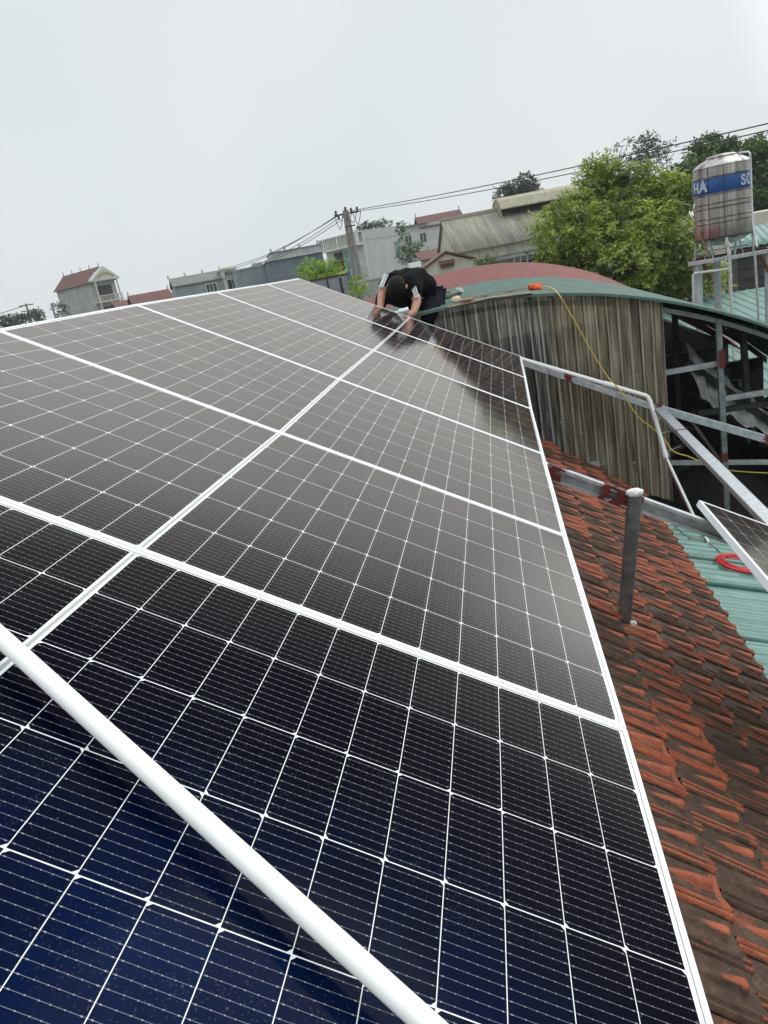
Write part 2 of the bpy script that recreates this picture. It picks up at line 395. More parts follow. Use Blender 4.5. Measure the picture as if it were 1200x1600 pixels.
def tile_material():
    m, t, b = nmat('clay_tiles')
    ah = N(t, 'ShaderNodeAttribute', attribute_name='wear'); ar = N(t, 'ShaderNodeAttribute', attribute_name='tint')
    h, r = X(t, ah.outputs['Fac']), X(t, ar.outputs['Fac'])
    n1, n2, n3 = X(t, noise(t, 2.4, 6, .65)), X(t, noise(t, 16, 6, .7)), X(t, noise(t, 120, 4, .6))
    streak = X(t, noise(t, 9, 5, .6, stretch=(.6, 5, .6)))
    clay = ramp(t, n2, [(.25, (.18, .036, .014)), (.5, (.33, .072, .024)), (.75, (.47, .130, .048))])
    moss = ramp(t, n2, [(.28, (.012, .009, .006)), (.5, (.043, .031, .020)), (.72, (.105, .070, .042))])
    # moss where the clay is not worn: less on raised ribs, more on some tiles than others
    k = n1 * .5 + r * .55 + streak * .40 + n2 * .75 + n3 * .38 - h * .66
    f = X(t, ramp(t, k, [(.85, 0.0), (1.02, 1.0)]))
    col = mixc(t, f * .93, clay, moss)
    col = mixc(t, ramp(t, n3, [(.58, 0.0), (.75, .35)]), col, (.15, .12, .09))
    t.links.new(col, b.inputs['Base Color']); sock(t, f * .25 + .55, b.inputs['Roughness'])
    lich = N(t, 'ShaderNodeTexVoronoi', Scale=42.0); tcx = t.nodes.new('ShaderNodeTexCoord'); t.links.new(tcx.outputs['Object'], lich.inputs['Vector'])
    spot_ = X(t, lich.outputs['Distance']).lt(.16) * X(t, n1.o).gt(.52)
    col2 = mixc(t, spot_ * .45, col, (.20, .18, .13)); t.links.new(col2, b.inputs['Base Color'])
    bump(t, b, n3 * .6 + n2 * .8, .9, .008)
    return m
M['tiles'] = tile_material()

def sheet_material():
    m, t, b = nmat('smoky_translucent_sheet')
    tc_ = t.nodes.new('ShaderNodeTexCoord'); sp = t.nodes.new('ShaderNodeSeparateXYZ'); t.links.new(tc_.outputs['Object'], sp.inputs[0])
    x = X(t, sp.outputs[0])
    st = X(t, noise(t, 5, 5, .6, stretch=(4.5, 1, .28))); fine = X(t, noise(t, 30, 4, .6, stretch=(3, 1, .06))); big = X(t, noise(t, 1.4, 3))
    uvn = N(t, 'ShaderNodeUVMap', uv_map='UVMap'); su = t.nodes.new('ShaderNodeSeparateXYZ'); t.links.new(uvn.outputs[0], su.inputs[0]); ph = X(t, su.outputs[0]); ph = (ph - ph.fl() - .2).ab()
    ridge_ = X(t, ramp(t, ph, [(.04, 1.0), (.16, 0.0), (.30, .25), (.8, .35)]))
    streak = st * .55 + fine * .35 + ridge_ * .13 + .01
    left = X(t, ramp(t, x * .5 + .35 + big * .25 - .12, [(.46, 0.0), (.60, 1.0)]))
    warm = ramp(t, streak, [(.40, (.090, .074, .050)), (.51, (.29, .24, .165)), (.61, (.60, .54, .43))])
    cool = ramp(t, streak, [(.42, (.045, .045, .042)), (.52, (.17, .17, .16)), (.60, (.62, .61, .575))])
    t.links.new(mixc(t, left, cool, warm), b.inputs['Base Color']); b.inputs['Roughness'].default_value = .28
    tr = t.nodes.new('ShaderNodeBsdfTransparent'); tr.inputs[0].default_value = (.55, .50, .40, 1); mx = t.nodes.new('ShaderNodeMixShader')
    sock(t, X(t, ramp(t, streak, [(.35, .12), (.6, .38)])), mx.inputs[0])
    t.links.new(b.outputs[0], mx.inputs[1]); t.links.new(tr.outputs[0], mx.inputs[2]); t.links.new(mx.outputs[0], t.nodes['Material Output'].inputs['Surface'])
    return m
M['sheet'] = sheet_material()

def stainless():
    m, t, b = nmat('brushed_stainless')
    f = X(t, noise(t, 2.2, 4, .6, stretch=(3.2, 3.2, .12))); g = X(t, noise(t, 5, 5, stretch=(2, 2, .6)))
    t.links.new(ramp(t, f * .7 + g * .3, [(.34, (.12, .11, .10)), (.48, (.33, .31, .29)), (.6, (.48, .46, .43)), (.68, (.62, .60, .57))]), b.inputs['Base Color'])  # upright dark and bright streaks in the colour stand for reflected surroundings
    b.inputs['Metallic'].default_value = .95; sock(t, f * .22 + .24, b.inputs['Roughness']); return m
M['steel'] = stainless()
M['tank_blue'] = mat('blue_band', (.010, .075, .29), .25, 0, (.007, .055, .20), 8)
M['tank_text'] = mat('faded_lettering', (.50, .54, .60), .4, 0, (.40, .44, .50), 20)
M['tank_swoosh'] = mat('light_blue_print', (.08, .30, .55), .4)

# ------------------------------------------------------------------ ground
g = mat('ground_soil', (.16, .15, .11), .95, 0, (.07, .09, .045), .08, (.4, .6), detail=8)
b_ = MB(); b_.poly([(-1500, -1500, GZ), (1500, -1500, GZ), (1500, 1500, GZ), (-1500, 1500, GZ)])
tag(b_.build('ground', g), 'bare and grassy ground far below the roofs', kind='structure')

# ------------------------------------------------------------------ the solar array
DV = [-.030, .006, .005, .018, .033, -.015]; ZL = [-.006, -.027, -.011, -.002, .006, .014]; ZR = [-.012, -.03, -.025, -.024, .002, .030]
PITCH = 1.154
def seam(k):                       # how each seam of the array really lies: v, rise left, rise right, shift along u
    if k < 0: return (k * PITCH - .03, -.006, -.012, -.006)
    return (k * PITCH + DV[k], ZL[k], ZR[k], [-.006, -.004, -.006, .002, .012, .012][k])
PANEL_LABELS = {
 -1: 'nearest large dark blue solar panel, crossed by the loose white pipe',
 0: 'dark solar panel directly above the one the white pipe crosses, second from the camera',
 1: 'third solar panel from the camera, grey sky starting to show in its glass',
 2: 'fourth solar panel from the camera, pale with reflected sky',
 3: 'second farthest solar panel of the tilted array, one short of the man',
 4: 'farthest solar panel of the tilted array, the man leans over its edge'}
def make_panel(k, corners, label, group):
    """corners: (u0,v0) (u1,v0) (u1,v1) (u0,v1) in world space at the top of the frame"""
    c00, c10, c11, c01 = [Vector(c) for c in corners]
    nrm = (c10 - c00).cross(c01 - c00).normalized()
    LU, LV = 2.278, 1.134
    def P(u, v, n=0):
        s, q = u / LU, v / LV
        return c00 * (1 - s) * (1 - q) + c10 * s * (1 - q) + c11 * s * q + c01 * (1 - s) * q + nrm * n
    root = thing('solar_panel', P(LU / 2, LV / 2), label, 'solar panel', group)
    lip = .011; V = []; UV = []; nu, nv = 25, 13
    for i in range(nu):
        for j in range(nv):
            u = lip + (LU - 2 * lip) * i / (nu - 1); v = lip + (LV - 2 * lip) * j / (nv - 1); V.append(tuple(P(u, v, -.0022))); UV.append((u, v))
    gm = grid_mesh('glass', V, nu, nv, M['cells'], root, uv=UV, smooth=False)
    f = MB()
    def ring(prof):               # prof: list of (inset, n) swept round the four sides with mitred corners
        n = len(prof); base = []
        for (cu, cv, su, sv) in ((0, 0, 1, 1), (LU, 0, -1, 1), (LU, LV, -1, -1), (0, LV, 1, -1)):
            base.append([P(cu + su * a, cv + sv * a, h) for a, h in prof])
        vs = [p for side in base for p in side]; fs = []
        for s_ in range(4):
            for i in range(n): fs.append((s_ * n + i, s_ * n + (i + 1) % n, ((s_ + 1) % 4) * n + (i + 1) % n, ((s_ + 1) % 4) * n + i))
        f.solid(vs, fs)
    ring([(0, -.033), (0, -.0012), (.0012, 0), (.0048, 0), (.0056, -.0009), (.0064, 0), (lip, -.0002), (lip + .0003, -.0035), (.0025, -.0045), (.0025, -.030), (.028, -.031), (.028, -.033)])
    f.build('frame', M['alu'], root, auto=40)
    bk = MB(); bk.poly([P(a, b, -.0075) for a, b in ((lip, lip), (lip, LV - lip), (LU - lip, LV - lip), (LU - lip, lip))]); bk.build('backsheet', M['backsheet'], root)
    return root
def seam_pt(k, s, d):
    v, zl, zr, du = seam(k); u = (-1.139 if s < 0 else 1.139) + du
    return arr(u, v + d, zl if s < 0 else zr)
for k in range(-1, 5):
    make_panel(k, (seam_pt(k, -1, .002), seam_pt(k, 1, .002), seam_pt(k + 1, 1, -.002), seam_pt(k + 1, -1, -.002)), PANEL_LABELS[k], 'solar panels laid side by side on the roof')
# the loose panel at the right
make_panel(9, (arr(1.985, 1.235, .012), arr(4.263, 1.235, .012), arr(4.263, 2.369, .012), arr(1.985, 2.369, .012)), 'single solar panel at the right edge, laid over the bare steel beams above green roofing', 'solar panels laid side by side on the roof')

# ------------------------------------------------------------------ loose white pipe over the near panel
p0, p1 = at(-2, 993, 1.15), at(668, 1600, .808); d_ = (p1 - p0).normalized()
b_ = MB(); b_.lathe([(.012, -.55), (.0145, -.55), (.0147, 0), (.0145, .6), (.0147, 1.2), (.0145, 1.9), (.012, 1.9)], p0, 40, d_)
tag(b_.build('plastic_pipe', M['pvc'], org=p0, auto=40), 'long white plastic pipe lying loose across the nearest solar panel', 'pipe')

# ------------------------------------------------------------------ old house under the array: clay tile roof
hroot = thing('tiled_house', (0.3, 2, GZ), 'old house with mossy orange clay tile roof under the solar array', 'house')
TH = R(36.5); S0 = Vector((1.40, 0, -1.66)); DS = Vector((math.cos(TH), 0, -math.sin(TH))); NS = Vector((math.sin(TH), 0, math.cos(TH)))
TW, TC = .175, .262
V_END, V_START, S_EAVE = 6.13, -2.6, .90
def tile_profile():
    xs = np.concatenate([np.linspace(0, .19, 9), np.linspace(.2, .262, 11), [.2625]]); ys = np.array([0, .006, .012, .016, .022, .028, .032, .038, .044, .048, .056, .064, .076, .085, .092, .098, .104, .109, .113, .117, .121, .127, .134, .142, .152, .163, .172, .1749])
    Xg, Yg = np.meshgrid(xs, ys, indexing='ij')
    z = .020 * (Xg / .262)
    rib = np.interp(ys, [0, .004, .010, .013, .018, .026, .029, .036, .042, .046, .052, .060], [.0, .015, .018, .018, .006, .006, .021, .021, .008, .010, .003, 0])
    z = z + rib[None, :]
    # the wedge on the pan: starts as a point and widens downhill, ends in a blunt face
    t = np.clip((Xg - .060) / .15, 0, 1); wdt = .004 + .0140 * t ** .8; hgt = .025 * t ** .7
    bm_ = np.clip(1.9 - np.abs(Yg - .113) / wdt * 1.25, 0, 1) * hgt; bm_ = np.where(Xg > .222, 0, bm_); z = z + bm_
    edge = np.interp(ys, [0, .15, .165, .175], [0, 0, .004, .0]); z = z + edge[None, :]
    wear = np.clip(rib[None, :] / .017 * .55 + bm_ / .025 * 1.15 + np.where(Xg > .232, .22, 0), 0, 1.5)
    # lower edge: a pointed lug beside the rib
    ext = np.interp(ys, [0, .046, .052, .066, .080, .12, .175], [.004, .003, .002, .026, .002, -.004, -.002])
    Xg = Xg + ext[None, :] * np.clip((Xg - .19) / .07, 0, 1)
    lug = np.interp(ys, [.052, .066, .080], [0, .35, 0], left=0, right=0)[None, :] * (Xg > .235); wear = wear + lug
    z[-1, :] -= .023
    wear = wear - np.interp(ys, [.044, .050, .058, .070], [0, .35, .35, 0], left=0, right=0)[None, :] - np.interp(ys, [.016, .020, .025, .028], [0, .5, .5, 0], left=0, right=0)[None, :]; wear[-1, :] = .25
    return Xg, Yg, z, wear
Xg, Yg, Zg, Wg = tile_profile(); nx, ny = Xg.shape
i_, j_ = np.meshgrid(np.arange(nx - 1), np.arange(ny - 1), indexing='ij'); a_ = (i_ * ny + j_).ravel(); TF = np.stack([a_, a_ + ny, a_ + ny + 1, a_ + 1], 1)
def tile_slope(side, ncourse):
    V = []; Fs = []; Wr = []; Tn = []; n0 = 0
    ds = np.array(DS) * np.array([side, 1, 1]); ns = np.array(NS) * np.array([side, 1, 1])
    ridge_h = -1.02
    nv_ = int((V_END - V_START) / TW)
    for ci in range(ncourse):
        s_low = S_EAVE - ci * TC
        off = (ci % 2) * TW * .5
        for ti in range(nv_):
            v_hi = V_END - ti * TW - off
            jit = rng.normal(0, 1, 6)
            tw = jit[0] * .010
            x = Xg + (s_low - .262) + jit[1] * .003; y = Yg; z = Zg + jit[2] * .0015 + (Yg - .087) * tw + (Xg - .13) * jit[3] * .012
            x = x + (Yg - .087) * jit[4] * .012
            s0 = np.array(S0)
            if side < 0: s0 = np.array([2 * ridge_h - S0.x, 0, S0.z])
            P_ = s0[None, :] + x.reshape(-1, 1) * ds[None] + (v_hi - (TW - y.reshape(-1, 1)) ) * np.array([[0, 1, 0]]) + z.reshape(-1, 1) * ns[None]
            V.append(P_); Fs.append(TF + n0); n0 += len(P_); Wr.append(Wg.ravel()); Tn.append(np.full(len(P_), np.clip(.5 + jit[5] * .28, 0, 1)))
    return np.vstack(V), np.vstack(Fs), np.concatenate(Wr), np.concatenate(Tn)
V1, F1, W1, T1 = tile_slope(1, 13)
fast_mesh('tile_roof', V1, F1, M['tiles'], hroot, attr={'wear': W1, 'tint': T1}, smooth=False)
b_ = MB()
# roof boarding under the tiles on both slopes, plain far slope, ridge and the walls
ridge = Vector((-1.02, 0, S0.z + (1.40 + 1.02) * math.tan(TH) - .02))
ea = S0 + DS * (S_EAVE - .03) - NS * .035
eb = Vector((2 * ridge.x - ea.x, 0, ea.z))
b_.prism([(ea.x, ea.z), (ridge.x, ridge.z - .03), (eb.x, eb.z), (eb.x, eb.z - .05), (ridge.x, ridge.z - .09), (ea.x, ea.z - .05)], 1, V_START, V_END - .02)
b_.build('roof_boarding', M['tiles'], hroot)
b_ = MB(); b_.box((eb.x + .3, V_START + .2, GZ), (ea.x - .25, V_END - .25, ea.z - .06)); b_.build('wall', M['concrete'], hroot)
b_ = MB(); b_.tube([(ridge.x, V_START, ridge.z + .01), (ridge.x, V_END, ridge.z + .01)], .075, 12); b_.build('ridge_cap', M['tiles'], hroot, auto=50)

# ------------------------------------------------------------------ lower green roof beside the eave
def corr_h(x, pitch, h, kind='trap'):
    q = (x / pitch) % 1.0
    if kind == 'trap': return np.interp(q, [0, .12, .28, .40, 1.0], [0, h, h, 0, 0])
    return h * .5 * (1 - np.cos(2 * np.pi * q))
lroot = thing('green_lean_to', (3.2, 2.6, GZ), 'pale green corrugated lean-to roof below the tiled eave at right', 'shed')
A_ = R(15); LO = Vector((2.02, 0, -2.22)); LD = Vector((math.cos(A_), 0, -math.sin(A_))); LN = Vector((math.sin(A_), 0, math.cos(A_)))
def lean_z(h): return LO.z - (h - LO.x) * math.tan(A_)
sheets = []; EDGES = [-1.4, -.5, .4, 1.3, 2.2, 3.12, 3.99, 4.50, 5.4]
for va, vb in zip(EDGES[:-1], EDGES[1:]):
    vs_ = np.arange(va, vb + .09, .0110); ss = np.linspace(0, 4.2, 40)
    z = corr_h(vs_ - va, .125, .016) + .024 * np.clip(1 - (vs_ - va) / .5, 0, 1)
    z[0] -= .016
    G = np.array([[LO.x + LD.x * s + LN.x * zz, v, LO.z + LD.z * s + LN.z * (zz + .0025 * math.sin(s * 5 + va * 3) * (1 if v < va + .1 else .3))] for s in ss for v, zz in zip(vs_, z)])
    sheets.append((G, len(ss), len(vs_)))
V = []; Fs = []; n0 = 0
for G, a, b in sheets:
    i2, j2 = np.meshgrid(np.arange(a - 1), np.arange(b - 1), indexing='ij'); q = (i2 * b + j2).ravel() + n0
    V.append(G); Fs.append(np.stack([q, q + b, q + b + 1, q + 1], 1)); n0 += len(G)
o = fast_mesh('sheet_roof', np.vstack(V), np.vstack(Fs), M['green_low'], lroot); md = o.modifiers.new('thickness', 'SOLIDIFY'); md.thickness = .003
b_ = MB(); b_.box((2.05, -1.5, GZ), (2.15, 5.3, -2.34)); b_.build('wall', M['soot'], lroot)
b_ = MB(); b_.box((5.6, -1.5, GZ), (5.7, 5.3, lean_z(5.65) - .08)); b_.build('wall', M['soot'], lroot)

# ------------------------------------------------------------------ steel support frame of the array
froot = thing('steel_support_frame', (1.6, 2.3, -1.6), 'galvanised steel beams and post carrying the solar panels, red primer on the welds', 'steel frame')
def beam(a, c, w, h, mt='galv', name='beam', chan=False, up=NA):
    m_ = MB(); m_.bar(a, c, w, h, up, chan); return m_.build(name, M[mt], froot)
v1 = 2.20
beam(arr(-1.0, v1, -.075), arr(2.75, v1, -.075), .045, .075, chan=True)
beam(arr(-1.0, .1, -.085), arr(1.05, .1, -.085), .045, .075, chan=True)
beam(arr(-1.0, 4.1, -.075), arr(1.05, 4.1, -.075), .045, .075, chan=True)
fb0, fb1 = atv(822, 568, 5.90), atv(1018, 635, 5.90)
dirf = (fb1 - fb0).normalized()
beam(fb0 - dirf * 2.2, fb1, .04, .06)
fb2 = atv(1204, 688, 5.86)
beam(fb1 + dirf * .02, fb2, .05, .075, up=(0, 0, 1))
dg0 = atv(1030, 640, 5.80); dg1 = arr(2.60, 1.0, -.10)
dgd = (dg1 - dg0).normalized()
beam(dg0, dg1, .085, .045, up=(0, 0, 1))
# post
pf = Vector((1.32, 2.37, -1.625)); pt = Vector((1.395, 2.17, -.80))
m_ = MB(); m_.bar(pf, pt, .064, .050, (0, 1, 0)); m_.build('post', M['galv_dark'], froot)
m_ = MB(); m_.blob(pt + Vector((0, 0, .012)), .043, 3, .16, 3, (1.0, .8, .5)); m_.build('cement_cap', M['cement'], froot, smooth=True)
m_ = MB(); m_.blob(pf + Vector((.04, -.02, .0)), .022, 2, .3, 5); m_.build('mortar_dab', M['cement'], froot, smooth=True)
def primer(c, r, seed, sc=(1, 1, 1)):
    m_ = MB(); m_.blob(c, r, 3, .10, seed, sc); m_.build('primer_patch', M['primer'], froot, smooth=True)
bandr = random.Random(5)
def band(a, c, w, h, up=NA):
    """brushed primer round a bar: strips of uneven length"""
    d = (c - a).normalized(); up = Vector(up); sx = d.cross(up).normalized(); uz = sx.cross(d).normalized(); L_ = (c - a).length; m_ = MB(); k = 7
    for s_ in (-1, 1):
        for i in range(k):
            p = a + uz * (h * (-.5 + (i + .5) / k)) + sx * (s_ * w * .5) + d * bandr.uniform(-.3, .25) * L_; q = p + d * L_ * bandr.uniform(.6, 1.25); m_.bar(p, q, .002 + .0003 * i, h / k + .0004, uz)
            p = a + sx * (w * (-.5 + (i + .5) / k)) + uz * (s_ * h * .5) + d * bandr.uniform(-.3, .25) * L_; q = p + d * L_ * bandr.uniform(.6, 1.25); m_.bar(p, q, w / k + .0004, .002 + .0003 * i, uz)
    m_.build('primer_patch', M['primer'], froot)
e_ = Vector((0, -.001, 0))
band(arr(1.16, v1, -.075), arr(1.235, v1, -.075), .050, .079)
band(arr(1.525, v1, -.075), arr(1.60, v1, -.075), .050, .080)
band(arr(1.455, v1, -.072), arr(1.50, v1, -.072), .049, .079)
band(arr(1.64, v1, -.075), arr(1.665, v1, -.075), .050, .080)
band(fb0 + dirf * .40, fb0 + dirf * .49, .045, .065)
band(fb1 + dirf * .03, fb1 + dirf * .10, .056, .081, (0, 0, 1))
band(fb2 - (fb2 - fb1).normalized() * .06, fb2 + (fb2 - fb1).normalized() * .03, .056, .081, (0, 0, 1))
band(dg0 + dgd * .86, dg0 + dgd * .885, .087, .047, (0, 0, 1))
# hidden posts down to the roof boarding
for (u, v) in ((.2, .1), (.2, 4.1), (1.0, 4.1)):
    a = arr(u, v, -.12); zr = S0.z + (1.40 - a.x) * math.tan(TH)
    m_ = MB(); m_.bar((a.x, a.y, zr), a, .05, .05, (0, 1, 0)); m_.build('post', M['galv_dark'], froot)

# white conduit on the far beam, its elbow and the pipe dropping from it
c0 = atv(815, 561, 5.90) ; c1 = atv(1009, 618, 5.90); c2 = atv(1015, 625, 5.89); c3 = atv(1041, 715, 5.72); c4 = atv(1044, 722, 5.71); c5 = atv(1088, 815, 5.35)
m_ = MB(); m_.tube([c0 - (c1 - c0).normalized() * 1.6, c1, c1 * .45 + c2 * .55 + Vector((0, 0, .010)), c2 + Vector((.004, 0, -.01)), c3], .0205, 14)
cr = thing('conduit_pipe', c2, 'white conduit pipe along the far beam with an elbow and a thin downpipe', 'pipe')
m_.build('pipe_run', M['pvc'], cr, auto=50)
m_ = MB(); m_.tube([c3, c5], .014, 12); m_.build('downpipe', M['pvc'], cr, auto=50)
m_ = MB(); m_.tube([c1 - (c1 - c0).normalized() * .42, c1 - (c1 - c0).normalized() * .34], .0275, 14); m_.build('coupling', M['pvc'], cr, auto=50)
m_ = MB(); m_.tube([c3 + (c3 - c2).normalized() * -.07, c3], .026, 14); m_.build('coupling', M['pvc'], cr, auto=50)
# thin steel rods sticking out beside it
for i, (xa, ya, xb, yb) in enumerate(((1026, 655, 1049, 650), (1034, 677, 1055, 671), (1044, 705, 1064, 697))):
    m_ = MB(); m_.tube([atv(xa, ya, 5.84), atv(xb, yb, 5.95)], .004, 6)
    tag(m_.build('steel_rod', M['galv'], org=atv(xa, ya, 5.84)), ('topmost of three short thin rods beside the white downpipe', 'middle of three short thin rods beside the white downpipe', 'lowest of three short thin rods beside the white downpipe')[i], 'rod', 'thin rods beside the white downpipe')
# thin dark-red wire beside the downpipe
m_ = MB(); m_.tube([atv(1040, 715, 5.68), atv(1055, 757, 5.55), atv(1079, 806, 5.4)], .0028, 6)
tag(m_.build('wire', M['primer'], org=atv(1040, 715, 5.68)), 'thin dark red wire hanging alongside the white downpipe', 'wire')

# ------------------------------------------------------------------ vaulted green shed behind
SV0, SV1 = 6.15, 10.4
RED_P = np.polyfit([-3.9, -2.5, -1, .3, 1.4, 2.44, 2.95, 3.44, 4.0, 4.5], [-.75, -.2, .08, .17, .07, -.13, -.32, -.6, -1.0, -1.45], 4)
RED_H = np.linspace(-3.9, 4.6, 60); RED_Z = np.polyval(RED_P, RED_H)
def vault(h, hc, zc, Rr): 
    if Rr > 6: return float(np.interp(h, RED_H, RED_Z))          # the red roof sags: flat on the left, steep on the right
    return zc + math.sqrt(max(Rr * Rr - (h - hc) ** 2, .01)) - Rr
def vault_sheet(name, parent, hc, zc, Rr, h0, h1, v0, v1, mt, pitch=.20, hh=.018, n=46):
    vs_ = []; v = v0
    while v < v1:
        for q in (0, .12, .28, .40): vs_.append((v + q * pitch, hh if q in (.12, .28) else 0))
        v += pitch
    hs = np.linspace(h0, h1, n); G = []
    for h in hs:
        z = vault(h, hc, zc, Rr); nx_, nz_ = (h - hc) / Rr, math.sqrt(1 - ((h - hc) / Rr) ** 2)
        for v, k in vs_: G.append((h + nx_ * k, v, z + nz_ * k - (.20 * min(max((16.0 - v) / 5.4, 0), 1) if mt == 'red_roof' else 0)))      # the red roof dips towards its near end
    return grid_mesh(name, np.array(G), len(hs), len(vs_), M[mt], parent, smooth=False, thick=.004)
GC, GZC, GR = .62, .03, 5.75
groot = thing('vaulted_shed', (1.0, 8.5, GZ), 'open shed with a curved green sheet roof and smoky translucent end cladding', 'shed')
vault_sheet('curved_roof', groot, GC, GZC, GR, -3.3, 4.75, SV0 - .06, SV1, 'green_roof')
hs = np.linspace(-3.3, 4.75, 50)
def arch_bar(name, v, drop, w, h, mt, h0=-3.3, h1=4.75):
    m_ = MB(); pr = []; n = 40
    for i in range(n):
        hh = h0 + (h1 - h0) * i / (n - 1); z = vault(hh, GC, GZC, GR) - drop
        pr.append([(hh, v, z), (hh, v + w, z), (hh, v + w, z - h), (hh, v, z - h)])
    vs_ = [p for r_ in pr for p in r_]; fs = [(0, 1, 2, 3), (4 * n - 1, 4 * n - 2, 4 * n - 3, 4 * n - 4)]
    for i in range(n - 1):
        for j in range(4): fs.append((i * 4 + j, (i + 1) * 4 + j, (i + 1) * 4 + (j + 1) % 4, i * 4 + (j + 1) % 4))
    m_.solid(vs_, fs); return m_.build(name, M[mt], groot)
arch_bar('edge_trim', SV0 - .066, -.006, .004, .026, 'green_roof')
arch_bar('arch_beam', SV0 + .10, .075, .05, .048, 'galv_dark')
for v in (8.4, 10.3): arch_bar('arch_beam', v, .03, .06, .10, 'black_steel')
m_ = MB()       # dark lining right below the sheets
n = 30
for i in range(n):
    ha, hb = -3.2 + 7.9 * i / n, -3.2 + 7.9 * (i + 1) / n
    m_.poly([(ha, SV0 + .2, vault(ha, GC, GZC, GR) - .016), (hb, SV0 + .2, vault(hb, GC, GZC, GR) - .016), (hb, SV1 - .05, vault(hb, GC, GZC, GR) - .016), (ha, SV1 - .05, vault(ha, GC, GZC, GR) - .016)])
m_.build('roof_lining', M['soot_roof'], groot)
for i, hp in enumerate((-2.4, -.6, 1.2, 2.4, 3.3, 4.2)):           # purlins under the lining
    z = vault(hp, GC, GZC, GR) - .05; m_ = MB(); m_.bar((hp, SV0 + .16, z), (hp, SV1 - .1, z), .05, .05); m_.build('purlin', M['black_steel'], groot)
# translucent corrugated sheets on the gable
def clad(x0, x1, v, zb0, zb1, lap):
    xs = np.arange(x0, x1, .012); y = v + corr_h(xs - x0, .105, .026, 'trap') * -1 + lap
    nz_ = 14; G = []
    for x_, yy in zip(xs, y):
        zt = vault(x_, GC, GZC, GR) - .02; zb = zb0 + (zb1 - zb0) * (x_ - x0) / (x1 - x0)
        for k in range(nz_): G.append((x_, yy + .004 * math.sin(k * 1.3 + x_ * 9), zb + (zt - zb) * k / (nz_ - 1)))
    UV = np.array([((x_ - x0) / .105, k / nz_) for x_ in xs for k in range(nz_)])
    return grid_mesh('cladding_sheet', np.array(G), len(xs), nz_, M['sheet'], groot, uv=UV, smooth=False)
clad(-.75, .36, 6.215, -1.3, -1.5, 0); clad(.30, 1.40, 6.215, -1.6, -1.9, .012); clad(1.36, 2.44, 6.215, -1.85, -2.36, 0)
for x_, y_, big in ((757, 481, 0), (830, 470, 0), (856, 468, 0), (963, 471, 0), (999, 471, 0), (985, 590, 0), (995, 587, 0), (876, 660, 1), (909, 677, 1), (943, 725, 1), (991, 723, 1), (845, 646, 1)):
    c = atv(x_, y_, 6.186); m_ = MB(); m_.lathe([(.010, 0), (.010, .006), (.004, .010)] if big else [(.007, 0), (.007, .006), (.003, .009)], c, 8, (0, -1, 0)); m_.build('screw_head', M['galv'], groot)
def member(pts, w, h, mt='grey_steel', name='frame_member', v=6.30):
    m_ = MB(); P_ = [atv(x, y, v) if len(p) == 2 else atv(x, y, p[2]) for p in pts for x, y in [p[:2]]]
    m_.bar(P_[0], P_[1], w, h, (0, 1, 0) if abs((P_[1] - P_[0]).normalized().z) > .7 else (0, 0, 1)); return m_.build(name, M[mt], groot), P_
member(((1122, 499), (1136, 800)), .055, .05, 'galv_dark', 'post', 6.26)
member(((960, 596), (1128, 567)), .04, .055, 'grey_steel', v=6.33)
member(((1131, 623), (1215, 610)), .04, .055, 'grey_steel', v=6.33)
member(((1090, 646), (1215, 628)), .05, .06, 'black_steel', v=6.6)
member(((880, 724), (1215, 722)), .04, .05, 'grey_steel', v=6.33)
member(((1076, 652), (1124, 718)), .03, .04, 'bark', v=6.40)
member(((1054, 486), (1060, 640)), .06, .06, 'black_steel', 'post', 7.6)
member(((1161, 520), (1168, 632)), .06, .06, 'black_steel', 'post', 6.8)
member(((1072, 566), (1215, 668)), .06, .09, 'black_steel', v=7.4)
member(((1045, 572), (1080, 588)), .05, .06, 'black_steel', v=8.6)
member(((1045, 590), (1215, 700)), .05, .06, 'black_steel', v=8.9)
member(((1060, 535), (1062, 580)), .05, .05, 'black_steel', 'post', 8.4)
for (x, y, v, hh) in ((1128, 561, 6.235, .09), (1132, 715, 6.235, .045)):
    c = atv(x, y, v); m_ = MB(); m_.box((c.x - .030, v - .006, c.z - hh), (c.x + .030, v + .055, c.z + hh)); m_.build('primer_patch', M['primer'], groot)
c = atv(918, 724, 6.17); m_ = MB(); m_.box((c.x - .14, 6.10, c.z - .03), (c.x + .12, 6.185, c.z + .01)); m_.build('bracket', M['galv'], groot)
# walls and floor coloured near-black for the inner shade, and dark clutter
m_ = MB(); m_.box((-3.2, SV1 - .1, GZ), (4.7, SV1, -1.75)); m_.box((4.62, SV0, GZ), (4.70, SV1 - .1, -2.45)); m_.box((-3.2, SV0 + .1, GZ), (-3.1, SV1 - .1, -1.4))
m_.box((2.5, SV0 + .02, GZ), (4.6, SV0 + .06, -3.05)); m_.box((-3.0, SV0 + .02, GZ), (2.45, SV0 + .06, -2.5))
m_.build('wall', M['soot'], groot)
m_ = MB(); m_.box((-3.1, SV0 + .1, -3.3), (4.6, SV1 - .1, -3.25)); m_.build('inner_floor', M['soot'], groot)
rr = random.Random(4)
for i in range(18):
    m_ = MB()
    x = rr.uniform(2.6, 4.4); y = rr.uniform(7.6, 10.4); z = rr.uniform(-2.5, -1.65)
    a = Vector((x, y, z)); bq = a + Vector((rr.uniform(-.6, .6), rr.uniform(-.4, .4), rr.uniform(-.35, .25))); m_.bar(a, bq, rr.uniform(.03, .08), rr.uniform(.03, .12)); m_.build('stored_bar', M['black_steel'], groot)

